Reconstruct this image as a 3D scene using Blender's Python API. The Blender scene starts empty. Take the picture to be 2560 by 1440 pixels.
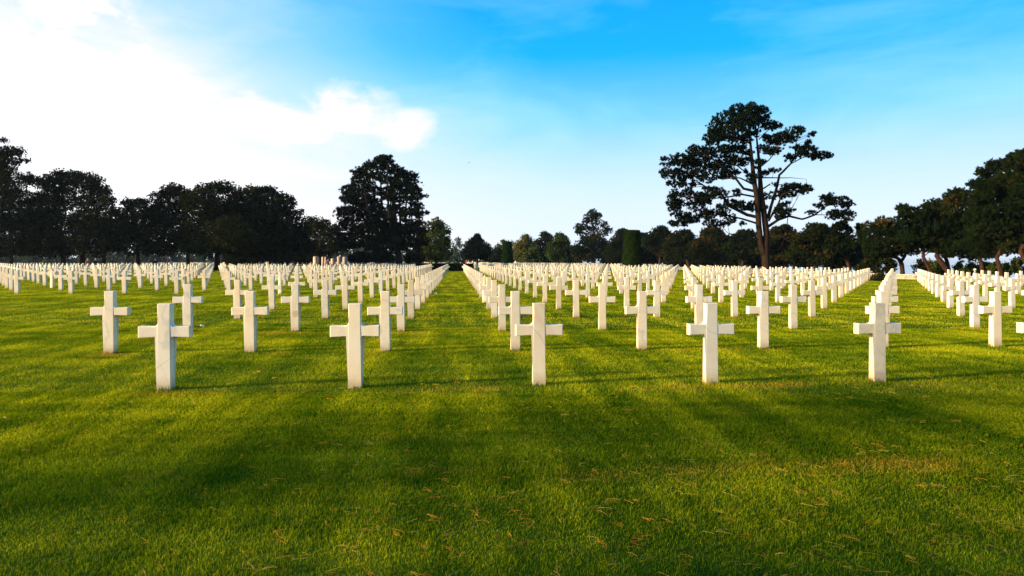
import bpy, bmesh, math, random
import numpy as np
from mathutils import Vector, Matrix

sc = bpy.context.scene
COL = sc.collection
R = math.radians

# ------------------------------------------------------------------ camera numbers
F = 1619.6            # focal length in pixels of a 2560 wide frame
TH = 0.0852           # the view turned right of the rows' depth direction (Y)
HY = 651.3            # horizon line
ROLL = 0.0044
EYE = 1.632
CT, ST = math.cos(TH), math.sin(TH)
S_COL, S_ROW, X0, Y0 = 2.3635, 3.3116, -3.6457, 8.5232

def px2ang(px, py):
    dx, dy = px - 1280.0, py - HY
    return dx * math.cos(ROLL) + dy * math.sin(ROLL), -dx * math.sin(ROLL) + dy * math.cos(ROLL)

def cam2w(l, d, z):
    return np.array([l * CT + d * ST, -l * ST + d * CT, z])

def P(px, py, d):
    a, b = px2ang(px, py)
    return cam2w(a / F * d, d, EYE - b / F * d)

def ground_xy(px, d):
    a, b = px2ang(px, HY)
    w = cam2w(a / F * d, d, 0)
    return w[0], w[1]

def sstep(a, b, x):
    t = np.clip((np.asarray(x, float) - a) / (b - a), 0, 1)
    return t * t * (3 - 2 * t)

WALL_X = 43.2
def zg(x, y):
    x = np.asarray(x, float); y = np.asarray(y, float)
    z = np.full(np.broadcast(x, y).shape, -0.02)
    z = z - 2.2 * sstep(40, 140, -x) * sstep(60, 180, y)
    z = z - 0.7 * sstep(WALL_X + 0.1, WALL_X + 0.5, x)
    z = z - 50 * sstep(85, 150, x)
    return z

# ------------------------------------------------------------------ object helpers
def tag(o, label=None, cat=None, group=None, kind=None):
    if label: o['label'] = label
    if cat: o['category'] = cat
    if group: o['group'] = group
    if kind: o['kind'] = kind
    return o

def empty(name, loc, rz=0.0):
    o = bpy.data.objects.new(name, None); COL.objects.link(o)
    o.empty_display_size = 0.3
    o.location = loc; o.rotation_euler = (0, 0, rz)
    return o

def mesh_np(name, verts, faces_list, mat=None, parent=None, attrs=None, smooth=False, loc=None):
    """faces_list: list of integer arrays (n,k)."""
    me = bpy.data.meshes.new(name)
    verts = np.asarray(verts, np.float32)
    me.vertices.add(len(verts)); me.vertices.foreach_set('co', verts.ravel())
    faces_list = [np.asarray(f, np.int32) for f in faces_list if len(f)]
    nl = sum(f.size for f in faces_list); npoly = sum(len(f) for f in faces_list)
    me.loops.add(nl); me.polygons.add(npoly)
    me.loops.foreach_set('vertex_index', np.concatenate([f.ravel() for f in faces_list]))
    tot = np.concatenate([np.full(len(f), f.shape[1], np.int32) for f in faces_list])
    start = np.concatenate([[0], np.cumsum(tot)[:-1]]).astype(np.int32)
    me.polygons.foreach_set('loop_start', start)
    me.polygons.foreach_set('loop_total', tot)
    if smooth: me.polygons.foreach_set('use_smooth', np.ones(npoly, bool))
    me.update(calc_edges=True)
    if attrs:
        for k, v in attrs.items():
            a = me.attributes.new(k, 'FLOAT', 'POINT')
            a.data.foreach_set('value', np.asarray(v, np.float32))
    if mat: me.materials.append(mat)
    o = bpy.data.objects.new(name, me); COL.objects.link(o)
    if parent: o.parent = parent
    if loc is not None: o.location = loc
    return o

class MB:
    """collects shapes for one mesh"""
    def __init__(s): s.v = []; s.f = {}; s.n = 0; s.t = []
    def add(s, v, faces, tone=None):
        v = np.asarray(v, float).reshape(-1, 3)
        for f in faces:
            f = np.asarray(f, int)
            if f.ndim == 1: f = f[None]
            if len(f): s.f.setdefault(f.shape[1], []).append(f + s.n)
        s.v.append(v); s.n += len(v)
        t = np.zeros(len(v)) if tone is None else np.broadcast_to(np.asarray(tone, float), (len(v),))
        s.t.append(t)
    def tube(s, pts, rad, n=7, cap=True):
        pts = np.asarray(pts, float); m = len(pts)
        rad = np.broadcast_to(np.asarray(rad, float), (m,))
        tan = np.gradient(pts, axis=0); tan /= np.linalg.norm(tan, axis=1)[:, None] + 1e-9
        up = np.array([0.31, 0.95, 0.05])
        vs = []
        for i in range(m):
            a = np.cross(tan[i], up); na = np.linalg.norm(a)
            if na < 1e-3: a = np.cross(tan[i], [1, 0, 0]); na = np.linalg.norm(a)
            a /= na; b = np.cross(tan[i], a)
            ang = np.arange(n) * 2 * np.pi / n
            vs.append(pts[i] + rad[i] * (np.cos(ang)[:, None] * a + np.sin(ang)[:, None] * b))
        vs = np.concatenate(vs)
        i = np.arange(m - 1)[:, None] * n; j = np.arange(n)[None]; k = (j + 1) % n
        q = np.stack([i + j, i + k, i + n + k, i + n + j], -1).reshape(-1, 4)
        fs = [q]
        if cap: fs += [np.arange(n)[::-1], np.arange(n) + (m - 1) * n]
        s.add(vs, fs)
    def box(s, lo, hi):
        x0, y0, z0 = lo; x1, y1, z1 = hi
        v = [(x0,y0,z0),(x1,y0,z0),(x1,y1,z0),(x0,y1,z0),(x0,y0,z1),(x1,y0,z1),(x1,y1,z1),(x0,y1,z1)]
        s.add(v, [[(3,2,1,0),(4,5,6,7),(0,1,5,4),(1,2,6,5),(2,3,7,6),(3,0,4,7)]])
    def build(s, name, mat, parent=None, smooth=False, loc=None, offset=None, tone=False):
        v = np.concatenate(s.v)
        if offset is not None: v = v - np.asarray(offset, float)
        fl = [np.concatenate(x) for x in s.f.values()]
        return mesh_np(name, v, fl, mat, parent, {'tone': np.concatenate(s.t)} if tone else None, smooth, loc)

# ------------------------------------------------------------------ materials
def new_mat(name):
    m = bpy.data.materials.new(name); m.use_nodes = True
    nt = m.node_tree; nt.nodes.clear()
    return m, nt

def N(nt, t, **kw):
    n = nt.nodes.new(t)
    for k, v in kw.items():
        if k in n.inputs: n.inputs[k].default_value = v
        else: setattr(n, k, v)
    return n

def ramp(nt, fac, stops, interp='LINEAR'):
    r = nt.nodes.new('ShaderNodeValToRGB'); r.color_ramp.interpolation = interp
    el = r.color_ramp.elements
    while len(el) < len(stops): el.new(0.5)
    for e, (p, c) in zip(el, stops):
        e.position = p; e.color = (c[0], c[1], c[2], 1) if not np.isscalar(c) else (c, c, c, 1)
    if fac is not None: nt.links.new(fac, r.inputs['Fac'])
    return r

def mixc(nt, fac, a, b, mode='MIX'):
    n = nt.nodes.new('ShaderNodeMix'); n.data_type = 'RGBA'; n.blend_type = mode
    for sock, v in ((n.inputs[0], fac), (n.inputs[6], a), (n.inputs[7], b)):
        if hasattr(v, 'node'): nt.links.new(v, sock)
        elif np.isscalar(v): sock.default_value = v
        else: sock.default_value = (v[0], v[1], v[2], 1)
    return n.outputs[2]

def math_n(nt, op, a, b=None, c=None, clamp=False):
    n = nt.nodes.new('ShaderNodeMath'); n.operation = op; n.use_clamp = clamp
    for i, v in enumerate((a, b, c)):
        if v is None: continue
        if hasattr(v, 'node'): nt.links.new(v, n.inputs[i])
        else: n.inputs[i].default_value = v
    return n.outputs[0]

def noise(nt, vec, scale, detail=3, rough=0.5, dist=0.0):
    n = nt.nodes.new('ShaderNodeTexNoise')
    n.inputs['Scale'].default_value = scale; n.inputs['Detail'].default_value = detail
    n.inputs['Roughness'].default_value = rough; n.inputs['Distortion'].default_value = dist
    if vec is not None: nt.links.new(vec, n.inputs['Vector'])
    return n.outputs['Fac']

def principled(nt, color, rough=0.6, spec=0.3, bump=None, bump_s=0.1, bump_d=0.02):
    p = nt.nodes.new('ShaderNodeBsdfPrincipled')
    if hasattr(color, 'node'): nt.links.new(color, p.inputs['Base Color'])
    else: p.inputs['Base Color'].default_value = (*color, 1)
    p.inputs['Roughness'].default_value = rough
    p.inputs['Specular IOR Level'].default_value = spec
    if bump is not None:
        b = nt.nodes.new('ShaderNodeBump'); b.inputs['Strength'].default_value = bump_s; b.inputs['Distance'].default_value = bump_d
        nt.links.new(bump, b.inputs['Height']); nt.links.new(b.outputs[0], p.inputs['Normal'])
    o = nt.nodes.new('ShaderNodeOutputMaterial'); nt.links.new(p.outputs[0], o.inputs['Surface'])
    return p

def flat_mat(name, color, rough=0.7, spec=0.2, nscale=8, amount=0.25):
    m, nt = new_mat(name)
    g = N(nt, 'ShaderNodeNewGeometry')
    nz = noise(nt, g.outputs['Position'], nscale, 4)
    dark = tuple(c * (1 - amount) for c in color); lite = tuple(min(1, c * (1 + amount)) for c in color)
    r = ramp(nt, nz, [(0.3, dark), (0.7, lite)])
    principled(nt, r.outputs[0], rough, spec)
    return m

def marble(name, special=None):
    m, nt = new_mat(name)
    g = N(nt, 'ShaderNodeNewGeometry'); pos = g.outputs['Position']
    tc = N(nt, 'ShaderNodeTexCoord'); oc = tc.outputs['Object']
    cloud = noise(nt, pos, 3.3, 5, 0.6, 0.6)
    base = ramp(nt, cloud, [(0.25, (0.74, 0.57, 0.35)), (0.45, (0.82, 0.67, 0.45)), (0.7, (0.85, 0.725, 0.52))]).outputs[0]
    # whole stones differ from one another: broad noise over the field
    big = noise(nt, pos, 0.43, 1)
    base = mixc(nt, math_n(nt, 'MULTIPLY', ramp(nt, big, [(0.45, 0.0), (0.7, 1.0)]).outputs[0], 0.4), base, (0.76, 0.74, 0.68))
    oi = N(nt, 'ShaderNodeObjectInfo')
    base = mixc(nt, 1.0, base, ramp(nt, oi.outputs['Random'], [(0.0, (0.86, 0.84, 0.80)), (0.35, (1, 1, 1)), (0.7, (1.0, 0.97, 0.92)), (1.0, (0.93, 0.93, 0.94))]).outputs[0], 'MULTIPLY')
    # veins: distorted thin bands
    mp = N(nt, 'ShaderNodeMapping'); mp.inputs['Rotation'].default_value = (0.5, 0.75, 0.3)
    nt.links.new(pos, mp.inputs['Vector'])
    w = N(nt, 'ShaderNodeTexWave'); w.inputs['Scale'].default_value = 0.62; w.inputs['Distortion'].default_value = 16.0
    w.inputs['Detail'].default_value = 4; w.inputs['Detail Scale'].default_value = 2.2
    nt.links.new(mp.outputs[0], w.inputs['Vector'])
    vein = ramp(nt, w.outputs['Fac'], [(0.0, 0.8), (0.06, 0.3), (0.22, 0.0)]).outputs[0]
    vm = math_n(nt, 'MULTIPLY', vein, ramp(nt, noise(nt, pos, 1.1, 2), [(0.42, 0.0), (0.62, 0.75)]).outputs[0])
    base = mixc(nt, vm, base, (0.50, 0.47, 0.43))
    # tan weather stains
    st = ramp(nt, noise(nt, pos, 1.9, 4, 0.55, 0.4), [(0.58, 0.0), (0.75, 0.6)]).outputs[0]
    base = mixc(nt, st, base, (0.66, 0.50, 0.30))
    # soil splash just above the turf
    sx = N(nt, 'ShaderNodeSeparateXYZ'); nt.links.new(pos, sx.inputs[0])
    hgt = math_n(nt, 'ADD', sx.outputs['Z'], math_n(nt, 'MULTIPLY', noise(nt, pos, 14, 3), -0.09))
    soil = ramp(nt, hgt, [(0.0, 0.75), (0.05, 0.4), (0.13, 0.0)]).outputs[0]
    base = mixc(nt, soil, base, (0.50, 0.36, 0.20))
    if special:
        so = N(nt, 'ShaderNodeSeparateXYZ'); nt.links.new(oc, so.inputs[0])
        if special == 'crack':       # diagonal grey vein low on the shaft
            t = math_n(nt, 'SUBTRACT', so.outputs['Z'], math_n(nt, 'MULTIPLY', so.outputs['X'], 0.74))
            t = math_n(nt, 'ADD', t, math_n(nt, 'MULTIPLY', math_n(nt, 'SUBTRACT', noise(nt, oc, 12, 2), 0.5), 0.012))
            d = math_n(nt, 'ABSOLUTE', math_n(nt, 'SUBTRACT', t, 0.325))
            f = ramp(nt, d, [(0.0, 0.4), (0.005, 0.2), (0.014, 0.0)]).outputs[0]
            base = mixc(nt, f, base, (0.36, 0.33, 0.28))
        elif special == 'streak':    # tan and grey slanting bands around the head
            t = math_n(nt, 'ADD', so.outputs['Z'], math_n(nt, 'MULTIPLY', so.outputs['X'], 1.3))
            n1 = noise(nt, oc, 2.2, 3, 0.5, 0.5)
            f = math_n(nt, 'MULTIPLY', ramp(nt, t, [(0.62, 0.0), (0.86, 0.8), (0.95, 0.35), (1.0, 0.1)]).outputs[0], ramp(nt, n1, [(0.35, 0.2), (0.6, 1.0)]).outputs[0])
            base = mixc(nt, f, base, (0.66, 0.50, 0.30))
            d = math_n(nt, 'ABSOLUTE', math_n(nt, 'SUBTRACT', math_n(nt, 'ADD', t, math_n(nt, 'MULTIPLY', n1, 0.16)), 0.70))
            base = mixc(nt, ramp(nt, d, [(0.0, 0.55), (0.02, 0.0)]).outputs[0], base, (0.42, 0.38, 0.30))
        elif special == 'stain':     # one tan blotch on the shaft
            vs = N(nt, 'ShaderNodeVectorMath', operation='DISTANCE'); nt.links.new(oc, vs.inputs[0]); vs.inputs[1].default_value = (0.01, -0.06, 0.40)
            d = math_n(nt, 'ADD', vs.outputs['Value'], math_n(nt, 'MULTIPLY', math_n(nt, 'SUBTRACT', noise(nt, oc, 9, 3), 0.5), 0.08))
            base = mixc(nt, ramp(nt, d, [(0.05, 0.8), (0.10, 0.0)]).outputs[0], base, (0.52, 0.36, 0.16))
        elif special == 'veins':     # dark hairline veins over arms and shaft
            n1 = noise(nt, oc, 4.2, 5, 0.62, 0.7)
            d = math_n(nt, 'ABSOLUTE', math_n(nt, 'SUBTRACT', n1, 0.5))
            f = math_n(nt, 'MULTIPLY', ramp(nt, d, [(0.0, 0.75), (0.012, 0.2), (0.03, 0.0)]).outputs[0], ramp(nt, noise(nt, oc, 2.5, 2), [(0.42, 0.0), (0.6, 1.0)]).outputs[0])
            base = mixc(nt, f, base, (0.30, 0.28, 0.25))
    fine = noise(nt, pos, 160, 2)
    principled(nt, base, 0.5, 0.28, fine, 0.08, 0.004)
    return m

def grass_color(nt, blades):
    g = N(nt, 'ShaderNodeNewGeometry'); pos = g.outputs['Position']
    sx = N(nt, 'ShaderNodeSeparateXYZ'); nt.links.new(pos, sx.inputs[0])
    mp = N(nt, 'ShaderNodeMapping'); mp.inputs['Scale'].default_value = (1, 1, 0); nt.links.new(pos, mp.inputs['Vector'])
    p2 = mp.outputs[0]
    def stretched(sx_, sy_, rot, detail=4):
        mm = N(nt, 'ShaderNodeMapping'); mm.inputs['Scale'].default_value = (sx_, sy_, 0); mm.inputs['Rotation'].default_value = (0, 0, rot); nt.links.new(pos, mm.inputs['Vector'])
        return noise(nt, mm.outputs[0], 1.0, detail, 0.6)
    n1 = noise(nt, p2, 0.50, 5, 0.65)
    n2 = noise(nt, p2, 2.6, 4, 0.65)
    tracks = stretched(1.5, 0.16, 0.06)            # mower lines along the rows' depth
    bands = stretched(0.22, 1.7, 0.0)              # lighter and darker streaks across
    f = math_n(nt, 'ADD', math_n(nt, 'MULTIPLY', n1, .34), math_n(nt, 'MULTIPLY', tracks, .42))
    f = math_n(nt, 'ADD', f, math_n(nt, 'MULTIPLY', bands, .24))
    c = ramp(nt, f, [(0.415, (0.055, 0.125, 0.003)), (0.485, (0.132, 0.196, 0.004)), (0.57, (0.375, 0.395, 0.008))]).outputs[0]
    c = mixc(nt, ramp(nt, n2, [(0.42, 0.0), (0.75, 0.6)]).outputs[0], c, (0.300, 0.330, 0.008))
    # worn, straw coloured turf: blotches and the strip in front of each row of stones
    fr = math_n(nt, 'FRACT', math_n(nt, 'DIVIDE', math_n(nt, 'SUBTRACT', sx.outputs['Y'], Y0 - 40 * S_ROW), S_ROW))
    strip = ramp(nt, fr, [(0.84, 0.0), (0.90, 1.0), (0.96, 1.0), (1.0, 0.0)]).outputs[0]
    dry = math_n(nt, 'MULTIPLY', strip, ramp(nt, noise(nt, p2, 0.9, 3), [(0.48, 0.0), (0.66, 0.8)]).outputs[0])
    dry2 = ramp(nt, noise(nt, p2, 0.27, 5, 0.65), [(0.62, 0.0), (0.76, 0.7)]).outputs[0]
    c = mixc(nt, math_n(nt, 'MAXIMUM', dry, dry2), c, (0.42, 0.30, 0.020))
    if blades:
        a = N(nt, 'ShaderNodeAttribute'); a.attribute_name = 'tone'
        k = ramp(nt, a.outputs['Fac'], [(0.0, (0.40, 0.48, 0.4)), (0.5, (1, 1, 1)), (0.93, (1.6, 1.45, 1.2)), (1.0, (2.3, 1.6, 1.6))]).outputs[0]
        c = mixc(nt, 1.0, c, k, 'MULTIPLY')
    return c, p2

def leaf_mat(name, stops, trans=0.35):
    m, nt = new_mat(name)
    a = N(nt, 'ShaderNodeAttribute'); a.attribute_name = 'tone'
    c = ramp(nt, a.outputs['Fac'], stops).outputs[0]
    d = N(nt, 'ShaderNodeBsdfDiffuse'); t = N(nt, 'ShaderNodeBsdfTranslucent')
    nt.links.new(c, d.inputs['Color']); nt.links.new(c, t.inputs['Color'])
    mx = N(nt, 'ShaderNodeMixShader'); mx.inputs[0].default_value = trans
    nt.links.new(d.outputs[0], mx.inputs[1]); nt.links.new(t.outputs[0], mx.inputs[2])
    o = N(nt, 'ShaderNodeOutputMaterial'); nt.links.new(mx.outputs[0], o.inputs['Surface'])
    return m

def bark_mat(name, dark, lite):
    m, nt = new_mat(name)
    g = N(nt, 'ShaderNodeNewGeometry')
    mp = N(nt, 'ShaderNodeMapping'); mp.inputs['Scale'].default_value = (1, 1, 0.25); nt.links.new(g.outputs['Position'], mp.inputs['Vector'])
    n1 = noise(nt, mp.outputs[0], 7, 5, 0.65)
    c = ramp(nt, n1, [(0.32, dark), (0.68, lite)]).outputs[0]
    principled(nt, c, 0.9, 0.1, n1, 0.6, 0.06)
    return m

M = {}
M['marble'] = marble('marble')
for sp in ('crack', 'streak', 'stain', 'veins'): M[sp] = marble('marble_' + sp, sp)
M['etch'] = flat_mat('etched_lettering', (0.30, 0.21, 0.12), 0.9, 0.05, 30)

m, nt = new_mat('turf'); c, p2 = grass_color(nt, False)
c = mixc(nt, 1.0, c, (0.42, 0.44, 0.42), 'MULTIPLY')
principled(nt, c, 0.95, 0.05, noise(nt, p2, 60, 4), 0.5, 0.02); M['turf'] = m

m, nt = new_mat('grass_blades'); c, p2 = grass_color(nt, True)
d = N(nt, 'ShaderNodeBsdfDiffuse'); t = N(nt, 'ShaderNodeBsdfTranslucent'); gl = N(nt, 'ShaderNodeBsdfGlossy'); gl.inputs['Roughness'].default_value = 0.45
nt.links.new(c, d.inputs['Color']); nt.links.new(c, t.inputs['Color'])
mx = N(nt, 'ShaderNodeMixShader'); mx.inputs[0].default_value = 0.42
nt.links.new(d.outputs[0], mx.inputs[1]); nt.links.new(t.outputs[0], mx.inputs[2])
mx2 = N(nt, 'ShaderNodeMixShader'); mx2.inputs[0].default_value = 0.0
nt.links.new(mx.outputs[0], mx2.inputs[1]); nt.links.new(gl.outputs[0], mx2.inputs[2])
o = N(nt, 'ShaderNodeOutputMaterial'); nt.links.new(mx2.outputs[0], o.inputs['Surface']); M['grass'] = m

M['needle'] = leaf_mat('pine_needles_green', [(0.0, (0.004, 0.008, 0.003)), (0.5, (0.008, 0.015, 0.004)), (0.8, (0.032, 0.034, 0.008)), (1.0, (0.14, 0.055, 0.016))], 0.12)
M['needle_lit'] = leaf_mat('sunlit_pine_needles', [(0.0, (0.005, 0.011, 0.004)), (0.5, (0.014, 0.023, 0.005)), (0.75, (0.060, 0.042, 0.011)), (1.0, (0.19, 0.06, 0.015))], 0.15)  # paler needle copy with sunlight put into the colour; brown end is dead needles
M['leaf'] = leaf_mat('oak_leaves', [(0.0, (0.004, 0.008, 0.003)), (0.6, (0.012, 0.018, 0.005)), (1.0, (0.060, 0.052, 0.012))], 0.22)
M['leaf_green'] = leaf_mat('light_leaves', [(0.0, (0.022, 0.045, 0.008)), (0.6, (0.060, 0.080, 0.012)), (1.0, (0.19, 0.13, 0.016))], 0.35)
M['yew'] = leaf_mat('yew_needles', [(0.0, (0.005, 0.016, 0.002)), (1.0, (0.028, 0.055, 0.005))], 0.15)
M['wood'] = leaf_mat('hazed_leaves', [(0.0, (0.022, 0.045, 0.034)), (0.6, (0.045, 0.068, 0.040)), (1.0, (0.12, 0.095, 0.04))], 0.2)  # bluish haze of distance put into the leaf colour
M['flower_y'] = leaf_mat('yellow_petals', [(0.0, (0.06, 0.08, 0.01)), (0.5, (0.35, 0.25, 0.02)), (1.0, (0.5, 0.33, 0.02))], 0.2)
M['bush_red'] = leaf_mat('red_petals', [(0.0, (0.02, 0.03, 0.01)), (0.6, (0.12, 0.025, 0.015)), (1.0, (0.3, 0.03, 0.02))], 0.2)
M['needles_fallen'] = leaf_mat('fallen_needles', [(0.0, (0.42, 0.14, 0.02)), (0.5, (0.62, 0.30, 0.04)), (1.0, (0.70, 0.45, 0.08))], 0.1)
M['dead_leaf'] = leaf_mat('dead_leaves', [(0.0, (0.03, 0.018, 0.01)), (0.6, (0.10, 0.035, 0.012)), (1.0, (0.28, 0.09, 0.02))], 0.1)
M['bark_dark'] = bark_mat('dark_bark', (0.008, 0.006, 0.005), (0.026, 0.018, 0.013))
M['bark_red'] = bark_mat('red_pine_bark', (0.014, 0.008, 0.005), (0.055, 0.024, 0.012))
M['bark_big'] = bark_mat('old_pine_bark', (0.008, 0.006, 0.005), (0.030, 0.015, 0.008))

m, nt = new_mat('wall_stone')
g = N(nt, 'ShaderNodeNewGeometry')
mp = N(nt, 'ShaderNodeMapping'); mp.inputs['Rotation'].default_value = (0, R(-90), 0); nt.links.new(g.outputs['Position'], mp.inputs['Vector'])
sxyz = N(nt, 'ShaderNodeSeparateXYZ'); nt.links.new(g.outputs['Position'], sxyz.inputs[0])
cx = N(nt, 'ShaderNodeCombineXYZ'); nt.links.new(sxyz.outputs['Y'], cx.inputs[0]); nt.links.new(sxyz.outputs['Z'], cx.inputs[1])
bk = N(nt, 'ShaderNodeTexBrick'); nt.links.new(cx.outputs[0], bk.inputs['Vector'])
bk.inputs['Scale'].default_value = 1.0; bk.inputs['Brick Width'].default_value = 0.85; bk.inputs['Row Height'].default_value = 0.21; bk.inputs['Mortar Size'].default_value = 0.012
bk.inputs['Color1'].default_value = (0.42, 0.32, 0.22, 1); bk.inputs['Color2'].default_value = (0.55, 0.45, 0.33, 1); bk.inputs['Mortar'].default_value = (0.16, 0.12, 0.09, 1)
stn = ramp(nt, noise(nt, g.outputs['Position'], 1.1, 5, 0.65), [(0.40, 0.0), (0.60, 0.85)]).outputs[0]
c = mixc(nt, stn, bk.outputs['Color'], (0.10, 0.065, 0.045))
principled(nt, c, 0.85, 0.1, bk.outputs['Fac'], 0.3, 0.02); M['wall'] = m
M['coping'] = flat_mat('coping_stone', (0.50, 0.40, 0.29), 0.8, 0.1, 2.5, 0.35)
M['pillar'] = flat_mat('sunlit_limestone', (0.62, 0.42, 0.30), 0.8, 0.1, 1.2, 0.25)  # pillars in the light: sunlit tan put into the stone colour
M['pillar_shaded'] = flat_mat('shaded_limestone', (0.36, 0.29, 0.26), 0.8, 0.1, 1.2, 0.25)  # greyer copy of the same stone, tree shade put into its colour

m, nt = new_mat('sea_water')
g = N(nt, 'ShaderNodeNewGeometry')
mp = N(nt, 'ShaderNodeMapping'); mp.inputs['Scale'].default_value = (0.02, 0.06, 0.02); nt.links.new(g.outputs['Position'], mp.inputs['Vector'])
nz = noise(nt, mp.outputs[0], 4.0, 6, 0.6)
p = principled(nt, ramp(nt, nz, [(0.3, (0.58, 0.65, 0.66)), (0.7, (0.70, 0.75, 0.74))]).outputs[0], 0.25, 0.5, nz, 0.12, 1.0); M['sea'] = m

# ------------------------------------------------------------------ ground and sea
xs = np.array([-3000, -1500, -600, -300, -200, -160] + list(range(-150, 41, 10)) + [43.3, 43.42, 43.54, 43.7, 50, 60, 70, 80, 85] + list(range(90, 156, 5)) + [200, 400, 1000], float)
ys = np.array([-3000, -1200, -400, -100, -20] + list(range(0, 261, 20)) + [300, 400, 700, 1500, 3000], float)
XX, YY = np.meshgrid(xs, ys, indexing='ij'); ZZ = zg(XX, YY)
nx, ny = len(xs), len(ys)
ii, jj = np.meshgrid(np.arange(nx - 1), np.arange(ny - 1), indexing='ij')
q = np.stack([ii * ny + jj, (ii + 1) * ny + jj, (ii + 1) * ny + jj + 1, ii * ny + jj + 1], -1).reshape(-1, 4)
go = mesh_np('ground', np.stack([XX, YY, ZZ], -1).reshape(-1, 3), [q], M['turf'])
tag(go, 'mown green turf of the burial ground', 'ground', kind='structure')
so = mesh_np('sea', [(95, -3000, -42), (9000, -3000, -42), (9000, 9000, -42), (95, 9000, -42)], [[(0, 1, 2, 3)]], M['sea'])
tag(so, 'pale sea glimpsed beyond the wall', 'sea', kind='structure')

# ------------------------------------------------------------------ grass blades (one uncountable lawn)
rng = np.random.default_rng(5)
def blades(d0, d1, dens, w, h, nseg, margin=1.3):
    area = 0.79 * (d1 * d1 - d0 * d0) + 2 * margin * (d1 - d0)
    n = int(area * dens * 0.85)
    # distance with density ~ width
    d = np.sqrt(rng.uniform(d0 * d0, d1 * d1, n))
    l = rng.uniform(-1, 1, n) * (0.79 * d + margin)
    x = l * CT + d * ST; y = -l * ST + d * CT
    keep = x < WALL_X
    x, y, d = x[keep], y[keep], d[keep]; n = len(x)
    sc_ = (d / d0) ** 0.8
    ww = w * sc_ * rng.uniform(0.6, 1.3, n)
    # turf height rolls a little: tufts and hollows
    u = np.sin(x * 2.1 + 1.3 * np.sin(y * 1.7)) * np.sin(y * 2.7 + 1.1 * np.sin(x * 1.3)) + 0.6 * np.sin(x * 6.1 + y * 3.3) * np.sin(y * 7.7 - x * 2.2)
    hh = h * rng.uniform(0.55, 1.35, n) * (1 + 0.22 * u)
    az = rng.uniform(0, 2 * np.pi, n); lean = rng.uniform(0.1, 0.75, n)
    fa = rng.uniform(0, 2 * np.pi, n)
    z0 = zg(x, y) - 0.003
    base = np.stack([x, y, z0], 1)
    side = np.stack([np.cos(fa), np.sin(fa), np.zeros(n)], 1) * (ww / 2)[:, None]
    ld = np.stack([np.cos(az) + 0.25, np.sin(az) - 0.1, np.zeros(n)], 1)
    tip = base + ld * (hh * lean)[:, None]; tip[:, 2] += hh * (1 - 0.3 * lean ** 2)
    tone = np.clip(rng.normal(0.5, 0.2, n), 0, 0.95); tone[rng.random(n) < 0.03] = 1.0
    if nseg == 1:
        v = np.stack([base - side, base + side, tip], 1).reshape(-1, 3)
        i = np.arange(n) * 3
        return v, [np.stack([i, i + 1, i + 2], 1)], np.repeat(tone, 3)
    mid = base + ld * (hh * lean * 0.3)[:, None]; mid[:, 2] += hh * 0.58
    v = np.stack([base - side, base + side, mid - side * 0.8, mid + side * 0.8, tip], 1).reshape(-1, 3)
    i = np.arange(n) * 5
    return v, [np.stack([i, i + 1, i + 3, i + 2], 1), np.stack([i + 2, i + 3, i + 4], 1)], np.repeat(tone, 5)
V, T3, T4, TN, off = [], [], [], [], 0
for args in ((2.5, 8, 10500, 0.0032, 0.027, 2), (8, 16, 3600, 0.0080, 0.035, 1), (16, 34, 800, 0.017, 0.040, 1), (34, 75, 170, 0.040, 0.045, 1), (75, 130, 45, 0.09, 0.05, 1)):
    v, fs, tn = blades(*args)
    for f in fs: (T4 if f.shape[1] == 4 else T3).append(f + off)
    V.append(v); TN.append(tn); off += len(v)
# longer uncut fringe hugging the foot of the nearer stones
fx, fy = [], []
for r in range(0, 9):
    for c in range(-8, 12):
        if r <= 6 and c < -1 or (r == 0 and c < 0): continue
        x = X0 + c * S_COL; y = Y0 + r * S_ROW; n = 150 if r < 4 else 70
        t = rng.random(n); e = rng.integers(0, 4, n); g_ = np.abs(rng.normal(0, .022, n))
        fx.append(x + np.where(e < 2, -.088 + .176 * t, np.where(e == 2, -.088 - g_, .088 + g_)))
        fy.append(y + np.where(e >= 2, -.066 + .132 * t, np.where(e == 0, -.066 - g_, .066 + g_)))
fx, fy = np.concatenate(fx), np.concatenate(fy); n = len(fx); dd = np.hypot(fx, fy)
a_ = rng.uniform(0, 6.28, n); hh = rng.uniform(.035, .085, n); ww = .0016 + .0005 * dd
b_ = np.stack([fx, fy, np.full(n, -.022)], 1); sd = np.stack([np.cos(a_), np.sin(a_), 0 * a_], 1) * (ww / 2)[:, None]
tp_ = b_ + np.stack([rng.normal(0, .018, n), rng.normal(0, .018, n), hh], 1)
V.append(np.stack([b_ - sd, b_ + sd, tp_], 1).reshape(-1, 3)); i = np.arange(n) * 3 + off; T3.append(np.stack([i, i + 1, i + 2], 1)); TN.append(np.repeat(np.clip(rng.normal(.45, .2, n), 0, 1), 3)); off += 3 * n
gr = mesh_np('grass', np.concatenate(V), [np.concatenate(T4), np.concatenate(T3)], M['grass'], None, {'tone': np.concatenate(TN)})
tag(gr, 'short mown lawn grass between the grave markers', 'grass', kind='stuff')
del V, T3, T4, TN

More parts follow.
